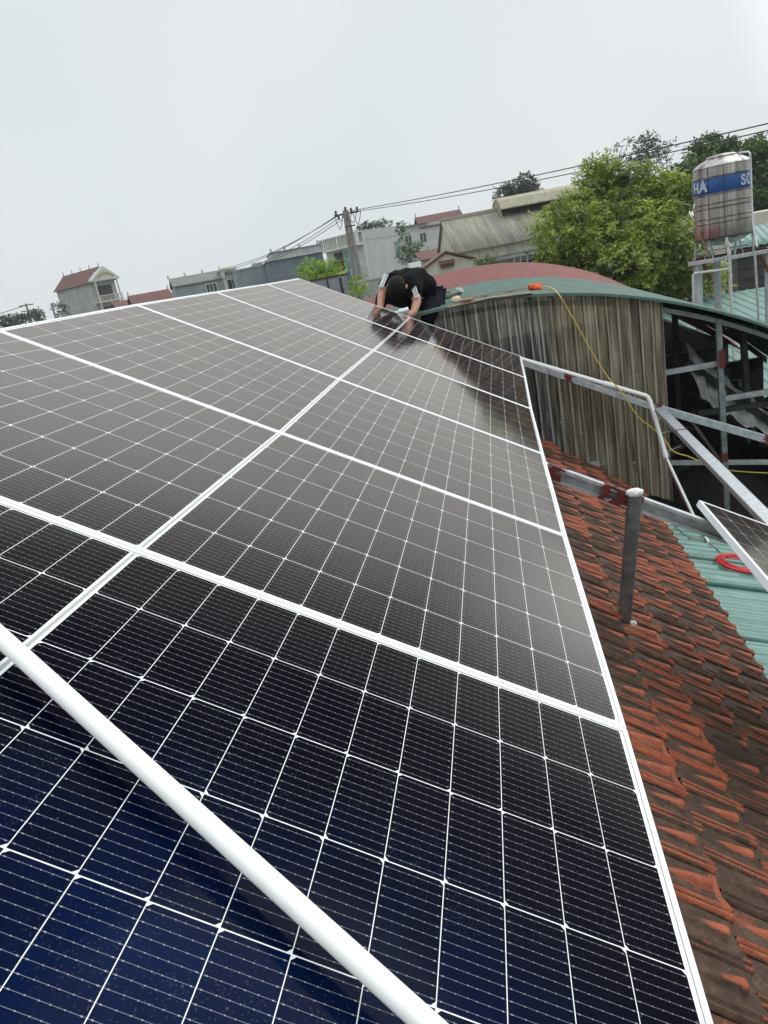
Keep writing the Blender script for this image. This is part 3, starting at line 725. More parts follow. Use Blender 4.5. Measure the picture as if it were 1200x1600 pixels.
# white plastic sheeting hanging over the rear frame
G = []; nu, nv = 46, 26
for i in range(nu):
    s_ = i / (nu - 1)
    for j in range(nv):
        t_ = j / (nv - 1)
        top = at(1070 + 135 * s_, 534 + 112 * s_ ** .9, 8.5 + .2 * s_); bot = at(1094 + 116 * s_, 622 + 62 * s_ ** .8, 8.2 + .2 * s_)
        p = top * (1 - t_) + bot * t_
        wv = .05 * math.sin(s_ * 23 + 3 * t_) + .035 * math.sin(s_ * 51 + t_ * 7) + .02 * math.sin(t_ * 17 + s_ * 9)
        G.append(tuple(p + Vector((.02 * math.sin(t_ * 9), wv, .03 * math.sin(s_ * 19)))))
o = grid_mesh('plastic_sheeting', np.array(G), nu, nv, M['tarp'], None, org=at(1120, 590, 9.2), smooth=True, thick=.004)
tag(o, 'crumpled white plastic sheeting hung inside the dark open shed', 'sheeting')

# ------------------------------------------------------------------ red vault behind, teal roof at right
rroot = thing('red_vaulted_shed', (.3, 15, GZ), 'long shed with a faded red curved roof behind the green vault', 'shed')
RC, RZ, RR = .6, .13, 6.05
vault_sheet('curved_roof', rroot, RC, RZ, RR, -3.9, 4.5, 10.55, 18.2, 'red_roof', .25, .02)
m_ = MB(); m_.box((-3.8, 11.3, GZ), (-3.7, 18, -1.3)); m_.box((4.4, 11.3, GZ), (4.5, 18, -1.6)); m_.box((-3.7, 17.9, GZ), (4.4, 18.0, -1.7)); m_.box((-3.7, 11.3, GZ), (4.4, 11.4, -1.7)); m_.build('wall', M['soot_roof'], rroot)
troot = thing('teal_roofed_shed', (8, 16, GZ), 'wide shed with a pale teal sheet roof at the right edge', 'shed')
vs_ = []; v = 9.0
hs_ = []; h = 3.3
while h < 14:
    for q in (0, .12, .28, .40): hs_.append((h + q * .25, .02 if q in (.12, .28) else 0))
    h += .25
G = [(h, v, -2.75 + (v - 9.0) * .078 + k) for h, k in hs_ for v in (11.2, 14, 17, 21.0)]
grid_mesh('sheet_roof', np.array(G), len(hs_), 4, M['teal_roof'], troot, smooth=False, thick=.004)
m_ = MB(); m_.box((3.4, 11.3, GZ), (13.9, 20.9, -2.72)); m_.build('wall', M['concrete'], troot)

# ------------------------------------------------------------------ things lying on the roofs
def on_vault(x, y, lift=0.0):
    """where the sight line meets the green vault"""
    r = ray(x, y); lo, hi = 5.0, 14.0; best = None
    for i in range(900):
        d = lo + (hi - lo) * i / 900; p = CAM + r * d
        if p.z < vault(p.x, GC, GZC, GR) + .018 and p.y > SV0 - .08: return p + Vector((0, 0, lift))
    return CAM + r * 7.3
# orange cord bundle
c = on_vault(836, 453, .03)
m_ = MB(); rr = random.Random(11)
for i in range(9):
    pts = []; ph = rr.uniform(0, 6); tl = rr.uniform(-.5, .5)
    for k in range(20):
        a = 2 * math.pi * k / 20; pts.append(c + Vector((.062 * math.cos(a + ph) * rr.uniform(.8, 1.1), .035 * math.sin(a) * rr.uniform(.6, 1.3), .026 * math.sin(a * 2 + ph) + tl * .03)))
    m_.tube(pts, .011, 6, closed=True)
tag(m_.build('rope_bundle', M['orange'], org=c, smooth=True), 'tangled orange rope bundle on the edge of the green curved roof', 'rope')
# long flat timber strips beside the man
for i, (xa, ya, xb, yb, wd) in enumerate(((700, 482, 832, 459, .085), (715, 472, 824, 452, .035))):
    a, c = on_vault(xa, ya, .012), on_vault(xb, yb, .012); mid = on_vault((xa + xb) / 2, (ya + yb) / 2 - 2, .02); m_ = MB()
    for p, q in ((a, mid), (mid, c)): m_.bar(p, q, wd, .012)
    tag(m_.build('timber_strip', [mat('raw_timber', (.44, .31, .21), .8, 0, (.25, .15, .10), 14, stretch=(.5, 6, 1)), ][0], org=a), ('wider brown strip lying on the green roof along its edge, nearer to the camera', 'thin brown strip on the green roof behind the wider one')[i], 'strip', 'brown strips on the green roof')
# yellow cord
def cord(pts, r, sub=10):
    P_ = [Vector(p) for p in pts]; outp = []
    for i in range(len(P_) - 1):
        a, b, c, d = P_[max(i - 1, 0)], P_[i], P_[i + 1], P_[min(i + 2, len(P_) - 1)]
        for k in range(sub):
            t = k / sub; outp.append(.5 * ((2 * b) + (c - a) * t + (2 * a - 5 * b + 4 * c - d) * t * t + (3 * b - a - 3 * c + d) * t ** 3))
    return outp + [P_[-1]]
pc = [on_vault(838, 451, .02), on_vault(858, 452, .02), atv(872, 459, 6.05), atv(890, 488, 6.02), atv(912, 527, 6.0), atv(935, 567, 5.98), atv(955, 596, 5.93), atv(965, 605, 5.86), atv(976, 620, 5.80), atv(996, 650, 5.8), atv(1018, 668, 5.8), atv(1036, 684, 5.8), atv(1052, 705, 5.75), atv(1075, 713, 5.7), atv(1100, 723, 5.75), atv(1140, 735, 6.2), atv(1215, 740, 6.3)]
m_ = MB(); m_.tube(cord(pc, 0), .0065, 8)
tag(m_.build('cord', M['rope'], org=pc[0], smooth=True), 'yellow cord hanging from the orange bundle down past the white conduit', 'cord')
# angle grinder
c = on_vault(702, 470, .05); groot2 = thing('angle_grinder', c, 'grey-green angle grinder lying on the curved roof behind the cloth ball', 'power tool')
def gp(x, y, l): return on_vault(x, y + 3, l)
gx = (on_vault(735, 462, .05) - c); gx.z = 0; gx.normalize(); gy = Vector((-gx.y, gx.x, 0))
def L(a, b, z): return c + gx * a + gy * b + Vector((0, 0, z))
m_ = MB(); m_.tube([L(-.07, 0, .0), L(-.05, 0, .0), L(.02, 0, .005), L(.08, 0, .01), L(.11, 0, .015)], [.022, .030, .034, .030, .028], 16); m_.build('motor_casing', M['tool'], groot2, auto=50)
m_ = MB(); m_.lathe([(.030, -.03), (.034, -.02), (.034, .015), (.02, .03)], L(.14, 0, .02), 18, (.1, -.2, 1)); m_.build('gear_head', M['galv_dark'], groot2, auto=40)
m_ = MB(); m_.lathe([(.012, -.008), (.045, -.006), (.045, -.002), (.012, .0)], L(.15, -.01, .045), 28, (.35, -.45, .8)); m_.build('disc_guard', M['galv_dark'], groot2, auto=40)
m_ = MB(); m_.tube(cord([L(-.07, 0, 0), L(-.13, .02, -.02), L(-.15, -.03, -.02), L(-.10, -.05, .035), L(-.02, -.04, .045), L(.03, 0, .03)], 0), .006, 8); m_.build('cable', M['black_steel'], groot2, smooth=True)
# pale cloth ball and small rags
c = on_vault(713, 473, .03); m_ = MB(); m_.blob(c, .045, 3, .14, 9, (1.1, .8, .8))
tag(m_.build('cloth_ball', mat('cream_rag', (.78, .66, .45), .9, 0, (.60, .50, .32), 30), org=c, smooth=True), 'crumpled cream rag in front of the grinder', 'rag')
c = on_vault(730, 471, .015); m_ = MB(); m_.blob(c, .055, 3, .25, 12, (1.3, .7, .22))
tag(m_.build('rag', mat('brick_rag', (.50, .20, .11), .9, 0, (.32, .12, .07), 30), org=c, smooth=True), 'flat reddish brown rag right of the cream one', 'rag')

# red cable coil on the low green roof
def on_lean(x, y, lift=0.0):
    r = ray(x, y); n_ = Vector(LN); k = ((LO - CAM).dot(n_)) / r.dot(n_); return CAM + r * k + n_ * (.018 + lift)
c = on_lean(1154, 888); e1 = on_lean(1185, 895) - c; rad = .19
m_ = MB(); rr = random.Random(2); pts = []
RQ = [(rr.uniform(.60, 1.08), rr.uniform(-.03, .03), rr.uniform(-.03, .03), rr.uniform(0, 6), rr.uniform(0, .035)) for _ in range(13)]
for k in range(12 * 30):
    f_ = k / 30; i_k = int(f_); w_ = f_ - i_k; w_ = w_ * w_ * (3 - 2 * w_); q0, q1 = RQ[i_k], RQ[i_k + 1]; mixv = [x_ * (1 - w_) + y_ * w_ for x_, y_ in zip(q0, q1)]
    a = 2 * math.pi * f_; rr2 = rad * mixv[0] * (1 + .04 * math.sin(2 * a + q0[3]))
    pts.append(c + LD * (rr2 * math.cos(a) + mixv[1]) + VA * (rr2 * math.sin(a) * .92 + mixv[2]) + LN * (.008 + mixv[4]))
m_.tube(pts, .0042, 6)
tag(m_.build('cable_coil', M['red_cable'], org=c, smooth=True), 'coil of bright red cable on the pale green roof beside the loose panel', 'cable')
pts = [on_lean(1052, 823), on_lean(1075, 842), on_lean(1100, 848), on_lean(1118, 862, .01), on_lean(1132, 872), on_lean(1150, 870, .01)]
m_ = MB(); m_.tube(cord(pts, 0), .0045, 6); tag(m_.build('wire', mat('brown_wire', (.22, .10, .07), .5), org=pts[0], smooth=True), 'thin brown wire trailing over the green roof to the red coil', 'wire')
for i, (xa, ya, xb, yb) in enumerate(((1034, 821, 1046, 824), (1096, 834, 1106, 852))):
    a, c = on_lean(xa, ya, .012), on_lean(xb, yb, .012); m_ = MB(); m_.tube([a, c], .012, 10)
    tag(m_.build('pipe_offcut', M['pvc'], org=a, auto=50), ('short white pipe offcut at the edge of the tiled eave', 'short white pipe offcut on the green roof above the red coil')[i], 'pipe offcut', 'white pipe offcuts')

# ------------------------------------------------------------------ water tank on its stand
tb = at(1130, 369, 14.0); UPV = Vector((0, 0, 1))
wt = thing('water_tank', tb, 'upright stainless steel water tank with a blue lettered band, on a stand by the trees', 'water tank')
RT = .505; HT = 1.25
prof = [(.02, -.16), (.18, -.145), (.34, -.10), (.45, -.045), (RT - .012, -.004), (RT, .02)]
def ribs(z0): return [(RT, z0 - .020), (RT + .015, z0 - .012), (RT + .015, z0 - .006), (RT - .002, z0), (RT + .015, z0 + .006), (RT + .015, z0 + .012), (RT, z0 + .02)]
prof += ribs(.27) + ribs(.36) + ribs(.54) + ribs(.62) + [(RT, .74), (RT, .745)] + ribs(.78) + [(RT, 1.03)] + ribs(1.08) + [(RT, 1.24), (RT + .008, 1.25), (RT + .008, 1.262), (RT, 1.27), (RT, HT), (RT - .010, HT + .022), (RT - .035, HT + .050), (RT - .08, HT + .080), (RT - .14, HT + .110), (.29, HT + .140), (.25, HT + .155)]
m_ = MB(); m_.lathe(prof, tb, 72); m_.build('tank_body', M['steel'], wt, auto=28)
m_ = MB(); m_.lathe([(.27, HT + .145), (.27, HT + .175), (.22, HT + .20), (.08, HT + .215)], tb, 36); m_.build('lid', M['steel'], wt, auto=30)
m_ = MB()
for k in range(3): m_.tube([tb + Vector((.11 + .06 * k, .02, HT + .20)), tb + Vector((.13 + .06 * k, .02, HT + .235)), tb + Vector((.16 + .06 * k, .02, HT + .20))], .014, 8)
m_.build('lid_fitting', M['black_steel'], wt, auto=50)
m_ = MB(); m_.lathe([(RT + .004, .80), (RT + .006, .805), (RT + .006, 1.055), (RT + .004, 1.06)], tb, 72); o = m_.build('blue_band', M['tank_blue'], wt, smooth=True)
# lettering bent round the band
vd = (CAM - tb); base_a = math.atan2(vd.y, vd.x)                   # direction towards the camera
def lettering(txt, ang, size, z, mt):
    cu = bpy.data.curves.new('t', 'FONT'); cu.body = txt; cu.size = size; cu.extrude = .002; cu.align_x = 'CENTER'; cu.align_y = 'CENTER'; cu.space_character = 1.1; cu.offset = .008
    ob = bpy.data.objects.new('t', cu); COL.objects.link(ob); dg = bpy.context.evaluated_depsgraph_get(); me = bpy.data.meshes.new_from_object(ob.evaluated_get(dg))
    bpy.data.objects.remove(ob)
    bm = bmesh.new(); bm.from_mesh(me); bmesh.ops.subdivide_edges(bm, edges=[e for e in bm.edges if e.calc_length() > .05], cuts=3)
    for v in bm.verts:
        a = base_a + ang + v.co.x / RT; r_ = RT + .008 + v.co.z
        v.co = Vector((r_ * math.cos(a), r_ * math.sin(a), z + v.co.y))
    bm.to_mesh(me); bm.free(); return link('lettering', me, mt, wt)
lettering('SƠN HÀ', R(-84), .245, .925, M['tank_text'])
lettering('SƠN HÀ', R(93), .245, .925, M['tank_text'])
m_ = MB()
aa = base_a + R(-38)
for k in range(4):
    a1 = aa + k * .07; pz = .94 + .018 * k
    m_.solid([tb + Vector(((RT + .009) * math.cos(a), (RT + .009) * math.sin(a), z)) for a, z in ((a1, pz - .02 + .012 * k), (a1 + .07, pz - .005 + .012 * k), (a1 + .07, pz + .05), (a1, pz + .015))], [(0, 1, 2, 3)])
m_.build('printed_swoosh', M['tank_swoosh'], wt)
a = base_a + R(-72); m_ = MB(); m_.lathe([(.055, 0), (.055, .012), (.03, .016)], tb + Vector((RT * math.cos(a), RT * math.sin(a), .63)), 20, (math.cos(a), math.sin(a), 0)); m_.build('round_badge', M['cement'], wt, auto=40)
for aoff in (4, -27):
    a = base_a + R(aoff); m_ = MB(); m_.tube([tb + Vector(((RT + .013) * math.cos(a), (RT + .013) * math.sin(a), z)) for z in (0, HT)] + [tb + Vector((.3 * math.cos(a), .3 * math.sin(a), HT + .14))], .005, 6); m_.build('strap_wire', M['black_steel'], wt)
m_ = MB(); ring_ = [tb + Vector(((RT + .01) * math.cos(q * math.pi / 18), (RT + .01) * math.sin(q * math.pi / 18), -.005)) for q in range(36)]; m_.tube(ring_, .014, 8, closed=True); m_.build('base_ring', M['black_steel'], wt, smooth=True)
for k in range(6):
    a = base_a + R(30 + 60 * k); p = tb + Vector((.50 * math.cos(a), .50 * math.sin(a), 0))
    m_ = MB()
    for s_ in (-1, 1):
        a2 = a + s_ * .17; m_.bar(p, tb + Vector((.525 * math.cos(a2), .525 * math.sin(a2), -.37)), .03, .012)
    m_.build('leg', M['grey_steel'], wt)
m_ = MB(); m_.tube([tb + Vector((.47 * math.cos(q * math.pi / 12), .47 * math.sin(q * math.pi / 12), -.25)) for q in range(24)], .012, 8, closed=True); m_.build('brace_ring', M['grey_steel'], wt, smooth=True)
# stand
pz = tb.z - .385
rt = Vector((-vd.y, vd.x, 0)).normalized(); rt = rt if rt.dot(CR) > 0 else -rt; aw = Vector((-rt.y, rt.x, 0))
sr = thing('tank_stand', Vector((tb.x, tb.y, GZ)), 'stand of grey posts and rusty angle bars under the steel water tank', 'stand')
def S(a, b, z): return Vector((tb.x, tb.y, 0)) + rt * a + aw * b + Vector((0, 0, z))
for k, (a, b, mt, ty) in enumerate(((-.47, -.52, 'pole', 0), (-.13, .35, 'concrete', 1), (.74, -.40, 'pole', 0), (-.47, .62, 'pole', 0))):
    m_ = MB()
    if ty: m_.bar(S(a, b, GZ), S(a, b, pz - .03), .13, .13, rt)
    else: m_.tube([S(a, b, GZ), S(a, b, pz - .04)], .06, 18)
    m_.build('post', mat('post_cement', (.44, .50, .52), .7, 0, (.30, .34, .36), 3), sr, auto=50)
for (a, b, a2, b2, mt) in ((-.62, -.60, .92, -.46, 'galv'), (-.62, .60, .92, .60, 'rust'), (-.55, -.60, -.55, .62, 'rust'), (.78, -.55, .78, .6, 'rust'), (-.62, -.35, .92, -.3, 'rust'), (.1, -.5, .1, .6, 'rust')):
    m_ = MB(); m_.bar(S(a, b, pz + .0), S(a2, b2, pz + .0), .05, .07); m_.build('platform_bar', M[mt], sr)
for a in (-.36, .62): m_ = MB(); m_.bar(S(a, -.55, pz - .03), S(a + .12, -.50, pz - .36), .05, .05); m_.build('gusset', M['rust'], sr)
# pipes of the tank
pr_ = thing('tank_plumbing', S(.1, -.6, pz), 'white plastic water pipes with a valve below the steel tank', 'pipes')
def pv(x, y, off=0.0):
    r = ray(x, y); n_ = aw; k = ((S(0, -.66 - off, 0) - CAM).dot(n_)) / r.dot(n_); return CAM + r * k
m_ = MB(); m_.tube([pv(1135, 371), pv(1137, 384), pv(1139, 396), pv(1141, 420), pv(1144, 500), pv(1147, 560)], .026, 12); m_.build('drop_pipe', M['pvc_old'], pr_, auto=50)
m_ = MB(); m_.tube([pv(1136, 378), pv(1137, 384)], .042, 14); m_.build('coupling', M['pvc_old'], pr_, auto=50)
m_ = MB(); m_.tube([pv(1139, 392), pv(1139.5, 398)], .038, 14); m_.build('coupling', M['pvc_old'], pr_, auto=50)
m_ = MB(); m_.tube([pv(1141, 420), pv(1110, 424), pv(1086, 427), pv(1083, 430), pv(1084, 490)], .024, 12); m_.build('side_pipe', M['pvc_old'], pr_, auto=50)
m_ = MB(); m_.tube([pv(1134, 402), pv(1134, 411), pv(1141, 414)], .02, 10); m_.bar(pv(1131, 401), pv(1137, 400), .02, .02); m_.build('valve', M['pvc_old'], pr_, auto=50)
m_ = MB(); m_.tube([pv(1179, 392), pv(1187, 520)], .022, 12); m_.build('side_pipe', M['galv'], pr_, auto=50)
m_ = MB(); m_.tube([pv(1154, 239, -.5), pv(1169, 237, -.4), pv(1172, 240, -.3), pv(1176, 350, -.3), pv(1183, 386, 0)], .018, 10); m_.build('overflow_pipe', M['galv'], pr_, auto=50)
m_ = MB(); m_.tube(cord([pv(1086, 330, .02), pv(1090, 360, .02), pv(1100, 381, .02), pv(1106, 392, .02), pv(1109, 404, .02)], 0), .010, 6)
tag(m_.build('hose', mat('brown_hose', (.38, .20, .12), .6), org=pv(1086, 330), smooth=True), 'thin brown hose running down the left side of the water tank', 'hose')

# ------------------------------------------------------------------ buildings
def frame_at(px, py, d, phi):
    """local frame: origin on the ground below the given near corner, x along the right-hand face, y along the left-hand face"""
    p = at(px, py, d); fw = (p - CAM); fw.z = 0; fw.normalize(); rg = Vector((fw.y, -fw.x, 0)); a = R(phi)
    x = rg * math.cos(a) + fw * math.sin(a); y = -rg * math.sin(a) + fw * math.cos(a)
    Mx = Matrix.Translation((p.x, p.y, GZ)) @ Matrix(((x.x, y.x, 0, 0), (x.y, y.y, 0, 0), (x.z, y.z, 1, 0), (0, 0, 0, 1)))
    return Mx, p.z - GZ
def bthing(Mx, name, label, cat, group=None): return thing(name, Mx.translation, label, cat, group)
def window(Mx, root, face, a0, a1, z0, z1, glass='glass', frame='white_wall', bars=1, t=.06):
    """a window on face 'x' (plane y=0) or 'y' (plane x=0)"""
    def bx(m_, p, q, o0, o1):
        if face == 'x': m_.box((p[0], -o1, p[1]), (q[0], -o0, q[1]))
        else: m_.box((-o1, p[0], p[1]), (-o0, q[0], q[1]))
    m_ = MB(Mx); f = .07
    bx(m_, (a0 - f, z0 - f), (a0, z1 + f), 0, t); bx(m_, (a1, z0 - f), (a1 + f, z1 + f), 0, t); bx(m_, (a0, z0 - f), (a1, z0), 0, t); bx(m_, (a0, z1), (a1, z1 + f), 0, t)
    for k in range(bars): c = a0 + (a1 - a0) * (k + 1) / (bars + 1); bx(m_, (c - .03, z0), (c + .03, z1), 0.012, t - .01)
    wf = m_.build('window', M[frame], root); m_ = MB(Mx); bx(m_, (a0, z0), (a1, z1), .004, .02); m_.build('pane', M[glass], wf)
def gable_roof(Mx, Lx, Ly, z, rise, axis, over=.35, t=.12):
    m_ = MB(Mx); half = (Ly if axis == 0 else Lx) / 2; e = over
    sl = rise / half
    pr = [(-e, z - e * sl), (half, z + rise), (2 * half + e, z - e * sl), (2 * half + e, z - e * sl + t), (half, z + rise + t), (-e, z - e * sl + t)]
    m_.prism(pr, axis, -e, (Lx if axis == 0 else Ly) + e) if axis == 0 else m_.prism(pr, 1, -e, Ly + e)
    return m_
def finials(Mx, pts, root, h=.7):
    for p in pts:
        m_ = MB(Mx); m_.lathe([(.12, 0), (.07, h * .3), (.10, h * .45), (.03, h)], p, 8); m_.build('finial', M['concrete'], root)

# A  tall narrow house at left
Mx, z = frame_at(140, 440, 116, 31); rA = bthing(Mx, 'narrow_house', 'tall narrow grey house with a red gable roof and ornate balcony front, far left', 'house')
m_ = MB(Mx); m_.box((0, 0, 0), (4.4, 11, z)); m_.prism([(0, z), (4.4, z), (2.2, z + 1.9)], 1, .02, 10.98); m_.build('wall', M['concrete'], rA)
m_ = gable_roof(Mx, 4.4, 11, z + .03, 1.95, 1); m_.build('roof', M['red_tile'], rA)
finials(Mx, [(2.2, y, z + 2.1) for y in (-.2, 2.6, 5.4, 8.2, 11.1)] + [(-.1, -.1, z + .1), (4.5, -.1, z + .1)], rA)
for f in range(2):
    zf = z - 3.3 * (f + 1); m_ = MB(Mx); m_.box((-.15, -1.35, zf - .18), (4.55, 0, zf)); m_.build('balcony', M['cream'], rA)
    m_ = MB(Mx)
    for k in range(13): m_.box((.0 + k * .36, -1.3, zf), (.10 + k * .36, -1.2, zf + .8))
    m_.box((-.1, -1.32, zf + .8), (4.5, -1.18, zf + .92)); m_.build('balustrade', M['concrete_l'], rA)
    for a in (.15, 4.1): m_ = MB(Mx); m_.lathe([(.17, 0), (.13, .3), (.13, 2.7), (.2, 3.1)], (a, -1.2, zf), 10); m_.build('column', M['cream'], rA)
    window(Mx, rA, 'x', .9, 3.5, zf + .1, zf + 2.4, 'dark', 'brown', 2)
m_ = MB(Mx); m_.prism([(-.3, z - .15), (4.7, z - .15), (4.7, z + .1), (2.2, z + 2.0), (-.3, z + .1)], 1, -1.3, -.01); m_.build('gable_front', M['concrete_l'], rA)
m_ = MB(Mx)
for k in range(7): m_.blob((.9 + k * .44, -1.33, z + .5 + .5 * math.sin(k * math.pi / 6)), .26, 1, .2, k, (1, .3, 1))
m_.build('stucco_ornament', M['gold'], rA)
m_ = MB(Mx); m_.box((-.03, 5.3, 0), (0, 5.6, z)); m_.box((-.02, 0, z - 3.4), (0, 11, z - 3.25)); m_.build('wall_band', M['concrete_l'], rA)

# B  low red tiled roofs
for i, (px, py, d, Lx, Ly, phi, lab) in enumerate(((186, 482, 88, 3.0, 6, 8, 'small low red tiled roof beside the tall narrow house'), (212, 478, 82, 4.2, 6, 6, 'long low red tiled roof left of the house with the grey roof'))):
    Mx, z = frame_at(px, py, d, phi); r_ = bthing(Mx, 'low_house', lab, 'house', 'low red roofed houses')
    m_ = MB(Mx); m_.box((0, 0, 0), (Lx, Ly, z)); m_.build('wall', M['concrete_l'], r_)
    m_ = gable_roof(Mx, Lx, Ly, z, .8 + .35 * i, 0, .3); m_.build('roof', M['red_tile'], r_); finials(Mx, [(-.2, Ly / 2, z + .9 + .35 * i), (Lx + .2, Ly / 2, z + .9 + .35 * i)], r_, .5)
# C  grey roofed house with white framed door
Mx, z = frame_at(272, 449, 72, 3); rC = bthing(Mx, 'grey_roofed_house', 'blue-grey house with a sloping grey roof and white framed openings', 'house')
m_ = MB(Mx); m_.box((0, 0, 0), (4.9, 7, z)); m_.build('wall', M['blue_grey'], rC)
m_ = gable_roof(Mx, 4.9, 5.6, z, .85, 0, .15); m_.build('roof', M['grey_roof'], rC); finials(Mx, [(-.2, 2.8, z + .95), (1.5, 2.8, z + .95), (3.3, 2.8, z + .95), (5.1, 2.8, z + .95)], rC, .4)
window(Mx, rC, 'x', 3.1, 4.1, z - 1.2, z - .3, 'glass', 'white_wall', 2)
m_ = MB(Mx); m_.box((4.9, -.5, 0), (6.35, 6, z + .75)); m_.build('stair_tower', M['white_wall'], rC)
m_ = MB(Mx); m_.box((4.75, -.62, z + .75), (6.5, 6.1, z + .88)); m_.box((4.75, -.62, z - .02), (6.5, -.5, z + .08)); m_.build('cornice', M['cream'], rC)
Mx2 = Mx @ Matrix.Translation((0, -.5, 0))
window(Mx2, rC, 'x', 5.2, 6.1, z - 1.3, z - .25, 'dark', 'white_wall', 1); window(Mx2, rC, 'x', 5.15, 6.15, z + .2, z + .6, 'glass', 'cream', 3)
# D  plain blue-grey block
Mx, z = frame_at(367, 424, 68, 4); rD = bthing(Mx, 'plain_block', 'plain weathered blue-grey block wall right of the white framed door', 'building')
m_ = MB(Mx); m_.box((0, 0, 0), (4.2, 6, z - .05)); m_.build('wall', M['blue_grey'], rD); m_ = MB(Mx); m_.box((-.03, -.05, z - .05), (2.9, 6, z + .12)); m_.box((2.9, -.04, z - .05), (4.2, 5, z + .03)); m_.build('parapet', M['blue_grey'], rD)
m_ = MB(Mx); m_.box((2.0, 2, z), (2.9, 3.6, z + .5)); m_.build('roof_box', M['concrete'], rD)
# E  slate cladding building
Mx, z = frame_at(418, 409, 62, 3); rE = bthing(Mx, 'slate_clad_building', 'slate-blue sheet clad building with a stepped flat roof left of the white balcony house', 'building')
m_ = MB(Mx); m_.box((0, 0, 0), (4.8, 7, z)); m_.build('wall', M['blue_dark'], rE)
m_ = MB(Mx); m_.box((-.15, -.2, z), (4.9, 7, z + .14)); m_.build('roof_slab', M['concrete_l'], rE); m_ = MB(Mx); m_.box((.4, .5, z + .14), (4.8, 6.5, z + .62)); m_.build('parapet', M['concrete'], rE)
m_ = MB(Mx); m_.box((.35, .4, z + .62), (4.9, 6.6, z + .70)); m_.build('coping', M['blue_dark'], rE)
m_ = MB(Mx)
for k in range(24): m_.box((.08 + k * .2, -.03, 0), (.12 + k * .2, 0, z - 1.3))
m_.box((0, -.05, z - 1.35), (4.8, 0, z - 1.28)); m_.build('cladding_ribs', M['blue_grey'], rE)
finials(Mx, [(a, .6, z + .7) for a in (.5, 1.7, 3.0, 4.6)], rE, .35)
# F  white balcony house
Mx, z = frame_at(566, 360, 75, 42); rF = bthing(Mx, 'balcony_house', 'white house with a balustrade roof edge, blank grey side wall, behind the utility pole', 'house')
m_ = MB(Mx); m_.box((0, 0, 0), (5.4, 6.4, z)); m_.build('wall', M['concrete_l'], rF)
m_ = MB(Mx); m_.box((-.12, 0, 0), (-.001, 6.4, z)); m_.build('front_wall', M['white_wall'], rF)
m_ = MB(Mx); m_.box((-1.0, 0, z - 1.35), (-.12, 6.5, z - 1.15)); m_.box((-.9, -.02, z - .10), (-.12, 6.4, z + .02)); m_.build('eave_slab', M['white_wall'], rF)
m_ = MB(Mx)
for k in range(20): m_.box((-.85, .2 + k * .32, z - 1.15), (-.72, .33 + k * .32, z - .1))
for y in (0, 3.1, 6.2): m_.box((-.95, y, z - 1.15), (-.65, y + .28, z + .05))
m_.build('balustrade', M['white_wall'], rF)
Mf = Mx @ Matrix.Translation((-.12, 0, 0))
window(Mf, rF, 'y', 3.6, 5.0, z - 4.2, z - 1.6, 'dark', 'concrete', 0); window(Mf, rF, 'y', 1.9, 3.3, z - 4.0, z - 1.6, 'teal_glass', 'white_wall', 1)
m_ = MB(Mx)
for k in range(16): m_.box((-.22, .2, z - 1.75 - k * .30), (-.12, 1.6, z - 1.58 - k * .30))
m_.build('louvre_panel', M['white_wall'], rF)
m_ = MB(Mx); m_.box((-1.0, 1.7, z - 4.6), (-.12, 6.5, z - 4.4)); m_.box((-1.0, 1.7, z - 4.4), (-.92, 6.5, z - 3.6)); m_.build('balcony', M['white_wall'], rF)
window(Mx, rF, 'x', 4.3, 4.85, z - 3.2, z - 1.6, 'teal_glass', 'concrete', 0)
m_ = MB(Mx); m_.box((0, -.02, z - 1.0), (5.4, -.001, z - .93)); m_.build('wall_band', M['concrete'], rF)
# G  pale house with red hipped roof
Mx, z = frame_at(622, 357, 95, 6); rG = bthing(Mx, 'pale_house', 'pale grey two storey house with small windows and a red roof at its right end', 'house')
m_ = MB(Mx); m_.box((0, 0, 0), (6.2, 8, z - .0)); m_.build('wall', M['concrete_l'], rG)
m_ = MB(Mx); m_.box((-.3, -.4, z), (4.0, 8, z + .12)); m_.build('roof_slab', M['grey_roof'], rG)
Mg = Mx @ Matrix.Translation((3.2, .2, 0)); m_ = gable_roof(Mg, 5.4, 6, z - .35, 1.35, 0, .4); m_.build('roof', M['red_tile'], rG)
m_ = MB(Mg); m_.prism([(0, z - .4), (6, z - .4), (3, z + .9)], 0, .02, 5.38); m_.box((3.2, 0, 0), (5.38, 6, z - .4)); m_.build('gable_wall', M['concrete_l'], rG)
finials(Mg, [(-.3, 3, z + 1.05), (5.7, 3, z + 1.05)], rG, .6); finials(Mx, [(.1, 0, z + .1), (1.6, 0, z + .1)], rG, .35)
for (a, zz, gl) in ((.75, 1.7, 'glass'), (2.7, 1.7, 'glass'), (1.2, 4.9, 'blue_glass'), (3.2, 4.9, 'blue_glass')): window(Mx, rG, 'x', a, a + .8, z - zz - .6, z - zz + .6, gl, 'white_wall', 1)
m_ = MB(Mx); m_.box((0, -.04, z - 3.3), (6.2, 0, z - 3.2)); m_.build('wall_band', M['cream'], rG)
# small brick-red lean-to roof in front of G
Mx, z = frame_at(660, 408, 62, 8); r_ = bthing(Mx, 'brick_red_outhouse', 'small brick-red roof squeezed between the pale house and the barn', 'house')
m_ = MB(Mx); m_.box((0, 0, 0), (2.4, 3, z)); m_.build('wall', M['concrete'], r_); m_ = MB(Mx); m_.prism([(-.2, z), (3.2, z + .75), (3.2, z + .85), (-.2, z + .1)], 0, -.2, 2.6); m_.build('roof', M['red_tile'], r_)
